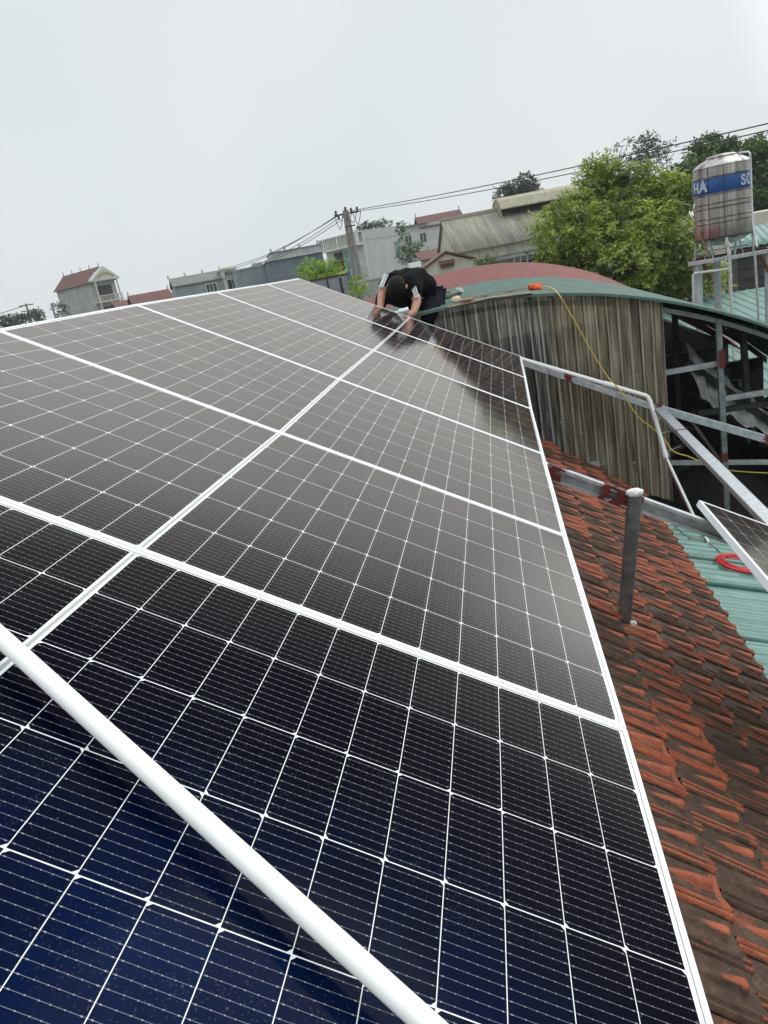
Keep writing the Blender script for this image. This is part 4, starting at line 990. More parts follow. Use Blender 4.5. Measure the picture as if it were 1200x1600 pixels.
# white van-like box and grey roof below it
Mx, z = frame_at(638, 424, 45, 6); r_ = bthing(Mx, 'flat_roofed_shed', 'low shed with a grey flat roof and a white roof tank, right of the man', 'shed')
m_ = MB(Mx); m_.box((0, 0, 0), (2.0, 3, z)); m_.build('wall', M['blue_dark'], r_); m_ = MB(Mx); m_.box((-.2, -.2, z), (2.1, 3, z + .1)); m_.build('roof', M['grey_roof'], r_)
m_ = MB(Mx); m_.box((.15, .0, z + .1), (.85, .8, z + .48)); m_.build('roof_tank', M['pvc'], r_)
# low concrete wall behind the man
Mx, z = frame_at(566, 440, 30, 4); r_ = bthing(Mx, 'boundary_wall', 'low grey concrete wall just behind the bending man', 'wall')
m_ = MB(Mx); m_.box((-.4, 0, 0), (2.6, .15, z)); m_.build('wall_panel', M['concrete'], r_); m_ = MB(Mx); m_.box((-.42, -.03, z), (2.62, .18, z + .06)); m_.build('coping', M['concrete_l'], r_)
# H  barn with ventilator roof
Mx, z = frame_at(714, 391, 50, 9); rH = bthing(Mx, 'ventilated_barn', 'long barn with a lichened fibre cement roof and raised ventilator ridge', 'barn')
LB = 14; m_ = MB(Mx); m_.box((0, 0, 0), (LB, 9, z)); m_.prism([(0, z), (9, z), (4.5, z + 2.2)], 0, .0, LB - .01); m_.build('wall', M['cream'], rH)
def roof_sheet(Mx, root, pts, pitch, name, mt, n=1, hh=.04):
    """corrugated sheet over a sloping rectangle pts = (low-left, low-right, high-right, high-left)"""
    a, b, c, d = [Mx @ Vector(p) for p in pts]; ln = (b - a).length; xs = np.arange(0, ln, pitch / 5); nr = ((b - a).cross(d - a)).normalized(); G = []
    for x in xs:
        k = float(corr_h(np.array([x]), pitch, hh, 'sin')[0]); t = x / ln; lo = a.lerp(b, t) + nr * k; hi = d.lerp(c, t) + nr * k
        G.append(lo); G.append(lo.lerp(hi, .5)); G.append(hi)
    sl_ = (d - a).length; UV = np.array([(x, sl_ * k) for x in xs for k in (0, .5, 1)])
    return grid_mesh(name, np.array([tuple(g_) for g_ in G]), len(xs), 3, M[mt], root, uv=UV, smooth=True, thick=.02)
roof_sheet(Mx, rH, ((-.25, -.5, z - .2), (LB, -.5, z - .2), (LB, 4.5, z + 2.3), (-.25, 4.5, z + 2.3)), .25, 'roof_slope', 'barn_roof')
roof_sheet(Mx, rH, ((LB, 9.4, z - .1), (-.25, 9.4, z - .1), (-.25, 4.5, z + 2.3), (LB, 4.5, z + 2.3)), .25, 'roof_slope', 'barn_roof')
m_ = MB(Mx); m_.box((4.6, 3.9, z + 1.8), (LB, 5.1, z + 2.5)); m_.build('ventilator_wall', M['dark'], rH)
vz = z - .62
m_ = MB(Mx); m_.prism([(2.9, vz + 2.80), (3.5, vz + 3.35), (4.5, vz + 3.6), (5.5, vz + 3.35), (6.1, vz + 2.80), (6.1, vz + 2.88), (5.5, vz + 3.45), (4.5, vz + 3.7), (3.5, vz + 3.45), (2.9, vz + 2.88)], 0, 4.0, LB + .3)
m_.prism([(3.3, vz + 2.3), (5.7, vz + 2.3), (5.5, vz + 3.35), (4.5, vz + 3.6), (3.5, vz + 3.35)], 0, 4.05, 4.15); m_.build('ventilator_roof', M['barn_top'], rH)
m_ = MB(Mx); m_.box((-.27, 4.3, z + 2.24), (4.3, 4.7, z + 2.44)); m_.build('ridge_cap', M['barn_top'], rH)
finials(Mx, [(4.1, 4.5, vz + 3.7)], rH, .5)
m_ = MB(Mx)
for k in range(9): m_.box((-.03, .3 + k * 1.0, 0), (0, .38 + k * 1.0, z + .4))
for k in range(14): m_.box((.5 + k, -.04, 0), (.56 + k, 0, z - .25))
m_.build('wall_battens', M['concrete'], rH)
m_ = MB(Mx); m_.prism([(-.9, z - 1.2), (0, z - .95), (0, z - .87), (-.9, z - 1.12)], 0, 1.2, LB); m_.build('lower_canopy', M['grey_roof'], rH)
m_ = MB(Mx); m_.box((2.4, -.05, z - 3), (6, -.01, z - 1.5)); m_.build('opening', M['dark'], rH)
for k in range(5): m_ = MB(Mx); m_.box((3.6 + k * .45, -1.0, z - 3), (3.66 + k * .45, -.94, z - 1.0)); m_.build('rail_post', M['grey_steel'], rH)
# I  small gabled end with a vent box
Mx, z = frame_at(656, 428, 33, 2); rI = bthing(Mx, 'small_gabled_shed', 'small cream gabled shed with a brown vent box, just behind the red curved roof', 'shed')
WI = 2.45; m_ = MB(Mx); m_.box((0, 0, 0), (WI, 5, z)); m_.prism([(0, z), (WI, z), (WI, z + .18), (1.28, z + .66), (0, z + .04)], 1, .0, 5); m_.build('wall', M['cream'], rI)
m_ = MB(Mx)
m_.prism([(-.35, z - .12), (1.28, z + .70), (2.6, z + .20), (2.6, z + .27), (1.28, z + .78), (-.35, z - .04)], 1, -.15, 5.2); m_.build('roof', M['brown'], rI)
m_ = MB(Mx); m_.box((.98, -.16, z + .08), (1.58, -.001, z + .28)); m_.build('vent_box', M['brown'], rI); m_ = MB(Mx); m_.prism([(-.24, z + .24), (.0, z + .38), (.0, z + .33), (-.24, z + .20)], 0, .92, 1.64); m_.build('vent_hood', M['brown'], rI)
m_ = MB(Mx)
for k in range(1, 9): m_.box((k * .27, -.02, 0), (k * .27 + .03, 0, z))
m_.build('wall_battens', M['white_wall'], rI)
# J  grey sheet screens beside the bush
Mx, z = frame_at(487, 437, 22, 6); rJ = bthing(Mx, 'sheet_screen', 'grey metal screen on dark posts between the green bushes and the array corner', 'screen')
m_ = MB(Mx); m_.box((0, 0, z - 1.6), (1.1, .03, z - .03)); m_.build('panel', mat('grey_sheet', (.34, .35, .37), .5, .2, (.22, .23, .25), 3), rJ)
m_ = MB(Mx); m_.box((-.04, -.03, z - .05), (1.15, .06, z)); m_.build('top_rail', M['black_steel'], rJ)
for a, w_ in ((.44, .035), (.83, .07), (1.12, .10)): m_ = MB(Mx); m_.box((a, -.05, 0), (a + w_, .05 if w_ < .1 else .12, z + (.06 if w_ > .09 else 0) - (.10 if .05 < w_ < .09 else 0))); m_.build('post', M['black_steel'] if w_ < .1 else M['blue_dark'], rJ)
# K  things behind the tank at right
Mx, z = frame_at(1150, 338, 34, 5); rK = bthing(Mx, 'cream_barn', 'cream walled barn partly hidden behind the water tank at the right edge', 'barn')
m_ = MB(Mx); m_.box((0, 0, 0), (8, 5, z)); m_.build('wall', M['cream'], rK); m_ = MB(Mx); m_.box((-.2, -.3, z - 1.05), (8, -.001, z - .85)); m_.build('ledge', M['concrete_l'], rK)
Mx, z = frame_at(1152, 388, 22, 5); rL = bthing(Mx, 'dark_clad_shed', 'dark brown-grey plank clad shed with a teal sheet roof behind the tank stand', 'shed')
m_ = MB(Mx); m_.box((0, 0, 0), (5, 3, z)); m_.build('wall', mat('dark_planks', (.10, .09, .085), .8, 0, (.055, .05, .048), 3, (.3, .7), stretch=(1, 1, 5)), rL)
m_ = MB(Mx)
for k in range(9): m_.box((0, -.025, z - .35 - k * .3), (5, 0, z - .32 - k * .3))
m_.build('plank_joints', M['black_steel'], rL)
roof_sheet(Mx, rL, ((-.3, -.4, z), (5.2, -.4, z), (5.2, 3.4, z + .45), (-.3, 3.4, z + .45)), .2, 'roof', 'teal_roof')
Mx2, z2 = frame_at(1154, 387, 19.5, 4); m_ = MB(Mx2); m_.box((0, 0, z2), (.42, .03, z2 + .16))
tag(m_.build('small_board', mat('turquoise_board', (.16, .44, .42), .6, 0, (.50, .52, .48), 9, (.45, .55)), org=Mx2 @ Vector((0, 0, z2))), 'small turquoise and grey board under the water tank at right', 'board')

# ------------------------------------------------------------------ utility poles and cables
pp = at(540, 330, 45); pfoot = Vector((pp.x, pp.y, GZ))
rP = thing('utility_pole', pfoot, 'twin legged concrete utility pole with short crossarms, carrying the cables', 'utility pole')
fw = (pp - CAM); fw.z = 0; fw.normalize(); rg = Vector((fw.y, -fw.x, 0))
for s_ in (-.26, .26):
    m_ = MB(); m_.tube([pfoot + rg * s_ * 1.3, pp + rg * s_ * .35 + Vector((0, 0, .05))], [.19, .10], 12); m_.build('leg', M['pole'], rP, auto=50)
m_ = MB(); m_.bar(pp + rg * -.75 + Vector((0, 0, -.15)), pp + rg * .85 + Vector((0, 0, -.15)), .09, .09); m_.build('crossarm', M['black_steel'], rP)
m_ = MB(); m_.bar(pp + rg * -.2 + Vector((0, 0, -.9)) - fw * .15, pp + rg * .45 + Vector((0, 0, -.9)) - fw * .15, .07, .07); m_.build('crossarm', M['black_steel'], rP)
for a, zz in ((-.62, 0.0), (.0, .12), (.35, 0.0), (.72, 0.0), (-.5, -.3)):
    m_ = MB(); m_.lathe([(.05, -.1), (.09, -.02), (.05, .02), (.09, .07), (.04, .14)], pp + rg * a + Vector((0, 0, zz)), 10); m_.build('insulator', M['black_steel'], rP, auto=50)
for k in range(5):
    a0, a1 = [(-.6, -.1), (-.2, .4), (.1, .7), (.4, .95), (-.75, -.2)][k]; m_ = MB(); dz = .5 + .12 * k
    m_.tube(cord([pp + rg * a0 + Vector((0, 0, -.1)), pp + rg * (a0 * .6 + a1 * .4) + Vector((0, 0, -dz)), pp + rg * a1 + Vector((0, 0, -.1))], 0), .022, 6); m_.build('jumper_cable', M['wire'], rP, smooth=True)
def cable(x0, y0, d0, x1, y1, d1, sag, r, label, q=30):
    a, b = at(x0, y0, d0), at(x1, y1, d1); pts = []
    for i in range(q + 1):
        t = i / q; pts.append(a.lerp(b, t) - Vector((0, 0, sag * 4 * t * (1 - t))))
    m_ = MB(); m_.tube(pts, r, 6); tag(m_.build('overhead_cable', M['wire'], org=a, smooth=True), label, 'cable', 'overhead cables on the utility pole')
cable(549, 329, 45, 1290, 172, 20, .15, .020, 'upper of the two overhead cables running right from the pole past the tank')
cable(549, 331, 45, 1290, 183, 20, .22, .018, 'lower of the two overhead cables running right from the pole past the tank')
cable(533, 334, 45, 345, 420, 75, .5, .022, 'topmost overhead cable going down left from the pole')
cable(526, 337, 45, 345, 424, 75, .5, .022, 'second overhead cable going down left from the pole')
cable(528, 342, 45, 345, 428, 75, .6, .020, 'third overhead cable going down left from the pole')
cable(530, 346, 45, 345, 431, 75, .6, .020, 'lowest overhead cable going down left from the pole')
dp = at(40, 474, 120); rQ = thing('distant_pole', Vector((dp.x, dp.y, GZ)), 'small far utility pole with crossarms at the left edge above the trees', 'utility pole')
m_ = MB(); m_.tube([(dp.x, dp.y, GZ), dp], [.25, .15], 8); m_.build('mast', M['pole'], rQ); fw2 = (dp - CAM); fw2.z = 0; fw2.normalize(); rg2 = Vector((fw2.y, -fw2.x, 0))
for k in (0, -.9): m_ = MB(); m_.bar(dp + rg2 * -1.1 + Vector((0, 0, k - .3)), dp + rg2 * 1.1 + Vector((0, 0, k - .3)), .16, .16); m_.build('crossarm', M['black_steel'], rQ)
m_ = MB(); a, b = dp + Vector((0, 0, -.3)), at(-60, 500, 110); m_.tube([a, a.lerp(b, .5) - Vector((0, 0, .4)), b], .05, 6)
tag(m_.build('overhead_cable', M['wire'], org=a), 'cable sagging from the far pole to the left edge of the photo', 'cable')
sp_ = at(80, 474, 100); m_ = MB(); m_.tube([(sp_.x, sp_.y, GZ), sp_], [.2, .13], 8); tag(m_.build('plain_post', M['pole'], org=(sp_.x, sp_.y, GZ)), 'short dark post just left of the tall narrow house', 'post')

# ------------------------------------------------------------------ trees
def leaf_cloud(clumps, n_spray, leaf, aspect, droop, leaflets=7):
    """clumps: (centre, radius, squash). returns quads of small pointed leaflets arranged in sprays"""
    V = []; T = []
    for (c, r, sq) in clumps:
        n = max(3, int(n_spray * (r * r)))
        d = rng.normal(size=(n, 3)); d /= np.linalg.norm(d, axis=1)[:, None]; d[:, 2] = np.where(d[:, 2] < -.45, -d[:, 2], d[:, 2])
        rad = r * rng.uniform(.45, 1.05, n) ** .6
        p = np.array(c)[None] + d * rad[:, None] * np.array([1, 1, sq])[None]
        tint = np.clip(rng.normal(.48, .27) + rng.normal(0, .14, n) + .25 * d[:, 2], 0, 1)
        ax = d + rng.normal(0, .55, (n, 3)); ax[:, 2] = ax[:, 2] * .5 - droop; ax /= np.linalg.norm(ax, axis=1)[:, None]
        side = np.cross(ax, rng.normal(size=(n, 3))); side /= np.linalg.norm(side, axis=1)[:, None]
        side[:, 2] *= .5; side /= np.linalg.norm(side, axis=1)[:, None]
        for k in range(leaflets):
            s = (k // 2 + .5) / (leaflets / 2) ; sg = 1 if k % 2 else -1
            L_ = leaf * rng.uniform(.7, 1.25, n)
            b0 = p + ax * (s * leaf * 1.8)[None] if np.ndim(s) else p + ax * (s * leaf * 1.8)
            ld = ax * .55 + side * sg * .9 + np.array([0, 0, -droop * .5]) + rng.normal(0, .18, (n, 3)); ld /= np.linalg.norm(ld, axis=1)[:, None]
            wd = np.cross(ld, rng.normal(0, .5, (n, 3)) + np.array([0, 0, 1.])); wd /= np.linalg.norm(wd, axis=1)[:, None]
            q = np.stack([b0, b0 + ld * (L_ * .45)[:, None] + wd * (L_ * aspect)[:, None], b0 + ld * L_[:, None], b0 + ld * (L_ * .45)[:, None] - wd * (L_ * aspect)[:, None]], 1)
            V.append(q.reshape(-1, 3)); T.append(np.repeat(tint + rng.normal(0, .06, n), 4))
    V = np.vstack(V); return V, np.arange(len(V)).reshape(-1, 4), np.concatenate(T)
def tree(base, blobs, label, mt, cat='tree', group=None, clump_r=.5, density=60, leaf=.15, aspect=.17, droop=.35, trunk=.18, name='leafy_tree', cover=1.0, seed=0, leaflets=7):
    """blobs: big lobes (centre, radii) that the clumps are scattered over"""
    rr = random.Random(seed); base = Vector(base); root = thing(name, base, label, cat, group)
    clumps = []; tips = []
    for (c, rad) in blobs:
        c = Vector(c); n = max(4, int(cover * 2.6 * (rad[0] * rad[1] + rad[0] * rad[2] + rad[1] * rad[2]) / (clump_r ** 2) / 3))
        for i in range(n):
            zz = 1 - 2 * (i + .5) / n; a = i * 2.39996 + rr.uniform(-.3, .3); s = math.sqrt(max(0, 1 - zz * zz)); k = rr.uniform(.60, 1.05) + (.22 if rr.random() < .12 else 0)
            p = c + Vector((s * math.cos(a) * rad[0] * k, s * math.sin(a) * rad[1] * k, zz * rad[2] * k)); clumps.append((tuple(p), clump_r * rr.uniform(.45, 1.35), .75))
            if i % 3 == 0: tips.append((c, p))
    V_, F_, T_ = leaf_cloud(clumps, density, leaf, aspect, droop, leaflets)
    fast_mesh('crown', V_, F_, M[mt], root, attr={'tint': T_})
    m_ = MB(); cc = sum((Vector(c) for c, _ in blobs), Vector()) / len(blobs); fork = base.lerp(cc, .55); fork.z = base.z + (cc.z - base.z) * .6
    m_.tube([base, base.lerp(fork, .5) + Vector((trunk * .5, 0, 0)), fork], [trunk, trunk * .8, trunk * .6], 10); m_.build('trunk', M['bark'], root, auto=60)
    m_ = MB()
    for (c, _) in blobs: m_.tube([fork, fork.lerp(Vector(c), .5) + Vector((0, 0, .1)), Vector(c)], [trunk * .5, trunk * .35, trunk * .2], 7)
    for (c, p) in tips: m_.tube([c, c.lerp(p, .55) + Vector((0, 0, .05)), p], [trunk * .18, trunk * .12, trunk * .05], 5)
    m_.build('limbs', M['bark'], root, auto=60)
    return root
def A(x, y, d): return at(x, y, d)
# the big bright tree
D1 = 21
ctr = A(965, 380, D1 + 1.5)
tree((ctr.x, ctr.y, GZ), [(A(905, 375, D1), (1.15, 1.2, .95)), (A(985, 330, D1 + 1), (1.35, 1.2, 1.0)), (A(1035, 385, D1 - .5), (1.15, 1.1, 1.15)), (A(870, 410, D1 - .3), (.75, .9, .55)), (A(940, 275, D1 + .8), (.52, .6, .55)), (A(965, 425, D1 - 1), (1.5, 1.0, .7)),
     (A(1045, 310, D1 + .5), (.75, .8, .55)), (A(1075, 440, D1 - .5), (.85, .7, .55)), (A(1010, 440, D1 - .8), (.9, .7, .5)), (A(900, 320, D1 + .5), (.5, .6, .35))],
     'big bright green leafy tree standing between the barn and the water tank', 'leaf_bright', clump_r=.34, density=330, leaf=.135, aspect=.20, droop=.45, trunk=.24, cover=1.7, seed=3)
c = A(840, 350, 20); tree((c.x + .6, c.y + .4, GZ), [(A(838, 352, 20), (.18, .2, .28)), (A(850, 392, 20), (.40, .4, .35))], 'thin young tree with sparse leaf tufts at the left edge of the big bright tree', 'leaf_bright', clump_r=.2, density=180, leaf=.12, trunk=.05, seed=5, cover=.5, name='young_tree')
# trees behind
c = A(1135, 290, 46); tree((c.x, c.y, GZ), [(A(1120, 270, 46), (1.7, 1.6, 1.5)), (A(1172, 262, 46), (1.8, 1.6, 1.5)), (A(1195, 310, 45), (1.8, 1.6, 1.6)), (A(1098, 240, 46), (.7, .8, .5)), (A(1075, 290, 45), (1.3, 1.2, 1.1))],
     'large dark green tree rising behind the water tank at the right edge', 'leaf_mid', clump_r=.55, density=130, leaf=.24, aspect=.30, droop=.2, trunk=.3, cover=1.5, seed=8)
c = A(807, 302, 75); tree((c.x, c.y, GZ), [(A(800, 305, 75), (1.9, 1.6, .9)), (A(815, 292, 75), (1.2, 1.2, .8)), (A(832, 300, 76), (1.0, 1, .4))], 'dark green treetop showing above the barn ridge', 'leaf_dark', clump_r=.5, density=60, leaf=.28, aspect=.3, droop=.1, trunk=.25, seed=9)
for i, (x, y, s, lab) in enumerate(((1012, 238, 1.0, 'dark airy treetop above the left of two gaps behind the big bright tree'), (1042, 243, .7, 'smaller sparse treetop between the airy tree and the dark tree behind the tank'), (968, 240, .75, 'thin bare-looking treetop behind the highest tip of the big bright tree'))):
    d = 52; c = A(x, y, d); tree((c.x, c.y, GZ), [(c, (1.0 * s, 1.0 * s, 1.1 * s)), (A(x - 12, y + 22, d), (.8 * s, .8, .8))], lab, 'leaf_dark', group='sparse trees behind the big tree', clump_r=.35, density=60, leaf=.2, aspect=.24, droop=.1, trunk=.14, cover=(1.3, .6, .35)[i], seed=20 + i)
# bushes by the array corner and shrubs between houses
c = A(512, 424, 24); tree((c.x, c.y, GZ), [(A(500, 428, 24), (.55, .6, .28)), (A(520, 422, 24), (.38, .5, .32)), (A(480, 424, 24), (.24, .4, .20)), (A(515, 440, 23.5), (.6, .5, .3))], 'lime green bush behind the far corner of the array, left of the screen', 'leaf_lime', cat='bush', clump_r=.2, density=420, leaf=.09, aspect=.2, droop=.2, trunk=.08, seed=12, name='bush')
c = A(556, 450, 21); tree((c.x, c.y, GZ), [(A(556, 449, 21), (.20, .3, .22)), (A(560, 462, 20.5), (.22, .3, .25))], 'small lime green bush right of the grey screen, beside the man', 'leaf_lime', cat='bush', clump_r=.14, density=500, leaf=.08, aspect=.2, droop=.2, trunk=.05, seed=13, name='bush')
c = A(640, 388, 68); tree((c.x, c.y, GZ), [(A(629, 372, 68), (.38, .5, 1.4)), (A(634, 398, 67), (.8, .7, 1.0)), (A(650, 392, 66), (.9, .7, .7))], 'dark green climber and shrubs between the balcony house and the pale house', 'leaf_mid', cat='shrub', clump_r=.32, density=150, leaf=.15, aspect=.3, droop=.2, trunk=.1, seed=14, name='shrub')
c = A(758, 408, 36); tree((c.x, c.y, GZ), [(A(754, 409, 36), (.42, .5, .28)), (A(775, 408, 36), (.25, .4, .18))], 'low shrub between the small cream shed and the barn opening', 'leaf_mid', cat='shrub', clump_r=.18, density=350, leaf=.10, aspect=.25, trunk=.05, seed=15, name='shrub')
for i, (x, y, d, rx, rz, lab) in enumerate(((8, 503, 105, 1.2, .5, 'dark round treetop at the very left edge'), (33, 499, 105, 1.3, .4, 'low dark treetop under the far pole at left'), (58, 493, 110, 1.0, .45, 'dark treetop between the far pole and the plain post'), (94, 480, 118, .35, .5, 'dark treetop touching the left wall of the tall narrow house'))):
    c = A(x, y, d); tree((c.x, c.y, GZ), [(c, (rx, 1.5, rz)), (c - Vector((0, 0, 1.6)), (rx * 1.2, 1.5, 1.2))], lab, 'leaf_dark', group='distant trees at the left', clump_r=.55, density=45, leaf=.3, aspect=.3, droop=.1, trunk=.2, seed=30 + i)
for i, (x, y, lab) in enumerate(((567, 355, 'leftmost of three dark treetops poking up behind the balcony house'), (585, 353, 'middle of three dark treetops poking up behind the balcony house'), (600, 351, 'rightmost and tallest of three dark treetops poking up behind the balcony house'))):
    c = A(x, y, 100); tree((c.x, c.y, GZ), [(c, (.9, .9, .5 + .25 * (i == 2)))], lab, 'leaf_dark', group='treetops behind the balcony house', clump_r=.35, density=60, leaf=.25, aspect=.3, trunk=.15, seed=40 + i)

# ------------------------------------------------------------------ the man
def skin_body(name, joints, edges, mats, parent, sub=2):
    """joints: list of (point, radius or (rx, ry)); edges: index pairs"""
    me = bpy.data.meshes.new(name); o0 = ORG[parent]
    me.from_pydata([tuple(Vector(p) - o0) for p, _ in joints], edges, [])
    o = link(name, me, mats, parent); sk = o.modifiers.new('skin', 'SKIN'); sk.use_smooth_shade = True
    for i, (_, r) in enumerate(joints):
        me.skin_vertices[0].data[i].radius = r if isinstance(r, tuple) else (r, r)
    me.skin_vertices[0].data[0].use_root = True
    ss = o.modifiers.new('sub', 'SUBSURF'); ss.levels = sub; ss.render_levels = sub
    return o
MB_BASE = atv(660, 480, 6.45); MB_BASE.z = vault(MB_BASE.x, GC, GZC, GR) + .02
pr = thing('person', MB_BASE, 'man in black T-shirt with white sleeve stripes bending over the far edge of the array', 'person')
def Q(x, y, v): return atv(x, y, v)
pel, sp1, sp2, chest, neck = Q(670, 470, 6.50), Q(665, 450, 6.46), Q(652, 434, 6.38), Q(635, 431, 6.24), Q(626, 441, 6.12)
hd = Q(620, 449, 6.02)
shL, shR = Q(606, 437, 6.20), Q(645, 448, 6.10)
elL, elR = Q(597, 456, 6.10), Q(652, 470, 6.02)
wrL, wrR = Q(594, 480, 5.93), Q(646, 489, 5.88)
hnL, hnR = Q(597, 492, 5.86), Q(637, 494, 5.83)
hipL, hipR = pel + Vector((-.10, .03, 0)), pel + Vector((.08, -.02, 0))
knR, knL = Q(668, 500, 6.14), Q(598, 462, 6.36)
ftR, ftL = Q(679, 497, 6.62), Q(594, 478, 6.80)
# body: torso, neck, head core, arms, legs as one surface
J = [(pel, .085), (sp2, .08), (chest, .085), (neck, .055), (hd, .07), (shL, .055), (elL, .048), (wrL, .034), (hnL, .032), (shR, .055), (elR, .050), (wrR, .036), (hnR, .034), (hipR, .085), (knR, .058), (ftR, .04), (hipL, .085), (knL, .058), (ftL, .04)]
E_ = [(0, 1), (1, 2), (2, 3), (3, 4), (2, 5), (5, 6), (6, 7), (7, 8), (2, 9), (9, 10), (10, 11), (11, 12), (0, 13), (13, 14), (14, 15), (0, 16), (16, 17), (17, 18)]
skin_body('body', J, E_, M['skin'], pr)
# head: skull, face, nose, ears
fdir = Vector((-.16, .22, -1)).normalized()                       # the way the face looks: down and forward
upd = Vector((-.12, -1, .1)); upd = (upd - fdir * upd.dot(fdir)).normalized(); sd = fdir.cross(upd)
HM = Matrix(((sd.x, fdir.x, upd.x, hd.x), (sd.y, fdir.y, upd.y, hd.y), (sd.z, fdir.z, upd.z, hd.z), (0, 0, 0, 1)))
def head_mesh(grow=0.0, hair=False):
    bm = bmesh.new(); bmesh.ops.create_icosphere(bm, subdivisions=4, radius=1); vs = []; keep = []
    for v in bm.verts:
        x, y, z = v.co; r_ = Vector((x * .078, y * .098, z * .112))
        if z < 0 and y > 0: r_.x *= 1 - .28 * (-z); r_.y *= 1 - .08 * (-z)
        if z < -.2 and y < 0: r_.y *= 1 - .35 * (-z)
        if y > .5 and not hair:
            r_.y += .020 * math.exp(-((x / .13) ** 2 + ((z + .12) / .22) ** 2))                 # nose
            for s in (-1, 1): r_.y -= .010 * math.exp(-(((x - s * .36) / .16) ** 2 + ((z - .12) / .12) ** 2))     # eye sockets
            r_.y += .005 * math.exp(-((x / .3) ** 2 + ((z + .50) / .10) ** 2))                 # lips
        if hair: r_ *= 1.08 + grow * random.Random(v.index).uniform(0, 1) + .03 * math.sin(x * 9 + z * 5) * math.sin(y * 8)
        vs.append(r_)
    fs = [tuple(v.index for v in f.verts) for f in bm.faces]; bm.free(); return vs, fs
vs, fs = head_mesh(); m_ = MB(HM); m_.solid(vs, fs)
for s in (-1, 1): m_.blob((s * .094, -.005, -.015), .034, 2, .05, 1, (.4, .7, 1.1))
m_.build('head', M['skin'], pr, smooth=True)
vs, fs = head_mesh(.05, True)
fs = [f for f in fs if not (sum(vs[i].y for i in f) / 3 > .072 and sum(vs[i].z for i in f) / 3 < .045) and not (sum(vs[i].z for i in f) / 3 < -.055 and sum(vs[i].y for i in f) / 3 > -.05)]
m_ = MB(HM); m_.solid(vs, fs); o = m_.build('hair', M['hair'], pr, smooth=True); md = o.modifiers.new('thickness', 'SOLIDIFY'); md.thickness = .014; md.offset = 0
for s in (-1, 1):
    m_ = MB(HM); m_.blob((s * .029, .083, .013), .0115, 2, 0, 1); m_.build('eye', M['cement'], pr, smooth=True)
    m_ = MB(HM); m_.box((s * .029 - .016, .090, .032), (s * .029 + .016, .096, .037)); m_.build('eyebrow', M['hair'], pr)
m_ = MB(HM); m_.blob((0, .093, -.055), .018, 2, 0, 1, (1.2, .3, .35)); m_.build('mouth', mat('lips', (.30, .11, .09), .5), pr, smooth=True)
# hands with five fingers each
def hand(w_, h_, curl, sgn):
    d = (h_ - w_).normalized(); up = Vector((0, 0, 1)); sx = d.cross(up).normalized(); uz = sx.cross(d).normalized()
    pts = [(h_ - d * .02, (.034, .017))]; ed = []
    lens = (.066, .074, .070, .056)
    for k in range(4):
        b0 = h_ + d * .035 + sx * (k - 1.5) * .019; i = len(pts); L_ = lens[k]
        pts += [(b0, .0095), (b0 + d * L_ * .5 - uz * curl * .012, .0085), (b0 + d * L_ * .78 - uz * curl * .035, .0078), (b0 + d * L_ * .9 - uz * curl * .06, .0066)]
        ed += [(0, i), (i, i + 1), (i + 1, i + 2), (i + 2, i + 3)]
    i = len(pts); tb_ = h_ - d * .005 + sx * sgn * .032
    pts += [(tb_, .0115), (tb_ + d * .028 + sx * sgn * .014 - uz * .012, .010), (tb_ + d * .052 + sx * sgn * .008 - uz * .028, .008)]; ed += [(0, i), (i, i + 1), (i + 1, i + 2)]
    skin_body('hand', pts, ed, M['skin'], pr, 1)
hand(wrL, hnL, 1.0, 1); hand(wrR, hnR, 1.0, -1)
# shirt
slL, slR = shL.lerp(elL, .95), shR.lerp(elR, .98)
J = [(chest, (.150, .135)), (sp2, (.145, .135)), (sp1, (.140, .130)), (pel.lerp(sp1, .35), (.135, .125)), (neck.lerp(chest, .25), (.085, .08)), (shL, (.088, .088)), (slL, (.080, .074)), (shR, (.088, .088)), (slR, (.078, .074))]
E_ = [(0, 1), (1, 2), (2, 3), (0, 4), (0, 5), (5, 6), (0, 7), (7, 8)]
o = skin_body('t_shirt', J, E_, M['blackcloth'], pr, 3)
tx = bpy.data.textures.new('folds', 'CLOUDS'); tx.noise_scale = .11; dm = o.modifiers.new('folds', 'DISPLACE'); dm.texture = tx; dm.strength = .045; dm.mid_level = .5
# trousers
J = [(pel, (.138, .130)), (hipR, (.112, .112)), (hipR.lerp(knR, .5), (.105, .105)), (knR, (.082, .082)), (ftR, (.062, .062)), (hipL, (.112, .112)), (hipL.lerp(knL, .5), (.100, .100)), (knL, (.082, .082)), (ftL, (.062, .062))]
E_ = [(0, 1), (1, 2), (2, 3), (3, 4), (0, 5), (5, 6), (6, 7), (7, 8)]
o = skin_body('trousers', J, E_, M['navycloth'], pr, 3); dm = o.modifiers.new('folds', 'DISPLACE'); dm.texture = tx; dm.strength = .03; dm.mid_level = .5
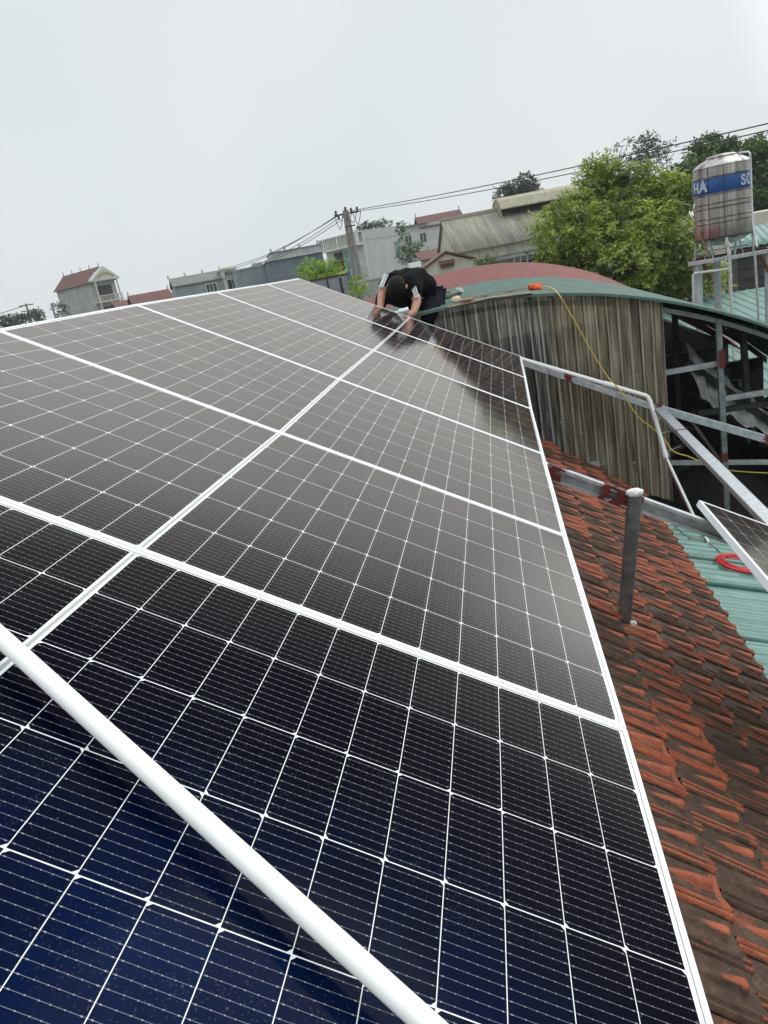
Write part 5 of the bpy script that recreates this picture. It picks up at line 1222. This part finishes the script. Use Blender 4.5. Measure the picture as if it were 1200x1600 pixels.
# three white stripes down each sleeve, on the side the camera sees
for (a, b, nn) in ((shL, slL, Vector((-.25, -.95, .2))), (shR, slR, Vector((.15, -.95, .25)))):
    d = (b - a).normalized(); nn = (nn - d * nn.dot(d)).normalized(); sx = d.cross(nn)
    for k in (-1, 0, 1):
        m_ = MB(); P_ = []
        for t in np.linspace(-.05, 1.05, 12):
            c = a.lerp(b, float(t)); ang = k * .26; r_ = .080 - .010 * max(t, 0); dr = (nn * math.cos(ang) + sx * math.sin(ang))
            P_.append((c + dr * r_, sx * math.cos(ang) - nn * math.sin(ang), dr))
        vs = []; fs = []
        for (p, s, dr) in P_: vs += [p + s * .0052, p - s * .0052, p - s * .0052 - dr * .014, p + s * .0052 - dr * .014]
        for i in range(11):
            for j in range(4): fs.append((i * 4 + j, i * 4 + (j + 1) % 4, i * 4 + 4 + (j + 1) % 4, i * 4 + 4 + j))
        m_.solid(vs, fs); m_.build('sleeve_stripe', M['stripe'], pr)
for f_, k_ in ((ftR, knR), (ftL, knL)):
    m_ = MB(); d = Vector((.1, .5, 0)); m_.blob(f_ + Vector((0, .06, -.02)), .075, 3, .02, 2, (.6, 1.35, .55)); m_.build('shoe', M['black_steel'], pr, smooth=True)
a, b = Q(616, 489, 5.87), Q(638, 483, 5.90); m_ = MB(); m_.tube([a, a.lerp(b, .35), a.lerp(b, .36), b], [.012, .012, .022, .022], 12)
tag(m_.build('sealant_tube', M['pvc'], org=a, auto=50), 'short white tube held between the man\'s hands at the array edge', 'tube')

# ------------------------------------------------------------------ damp air
hz = bpy.data.materials.new('damp_air'); hz.use_nodes = True; t = hz.node_tree; t.nodes.remove(t.nodes['Principled BSDF'])
pvn = t.nodes.new('ShaderNodeVolumePrincipled'); pvn.inputs['Color'].default_value = (.93, .95, .97, 1); pvn.inputs['Density'].default_value = .0006
t.links.new(pvn.outputs[0], t.nodes['Material Output'].inputs['Volume'])
b_ = MB(); b_.box((-160, -30, GZ - 1), (160, 170, 13)); tag(b_.build('haze', hz), 'thin grey haze lying over the village', kind='stuff')
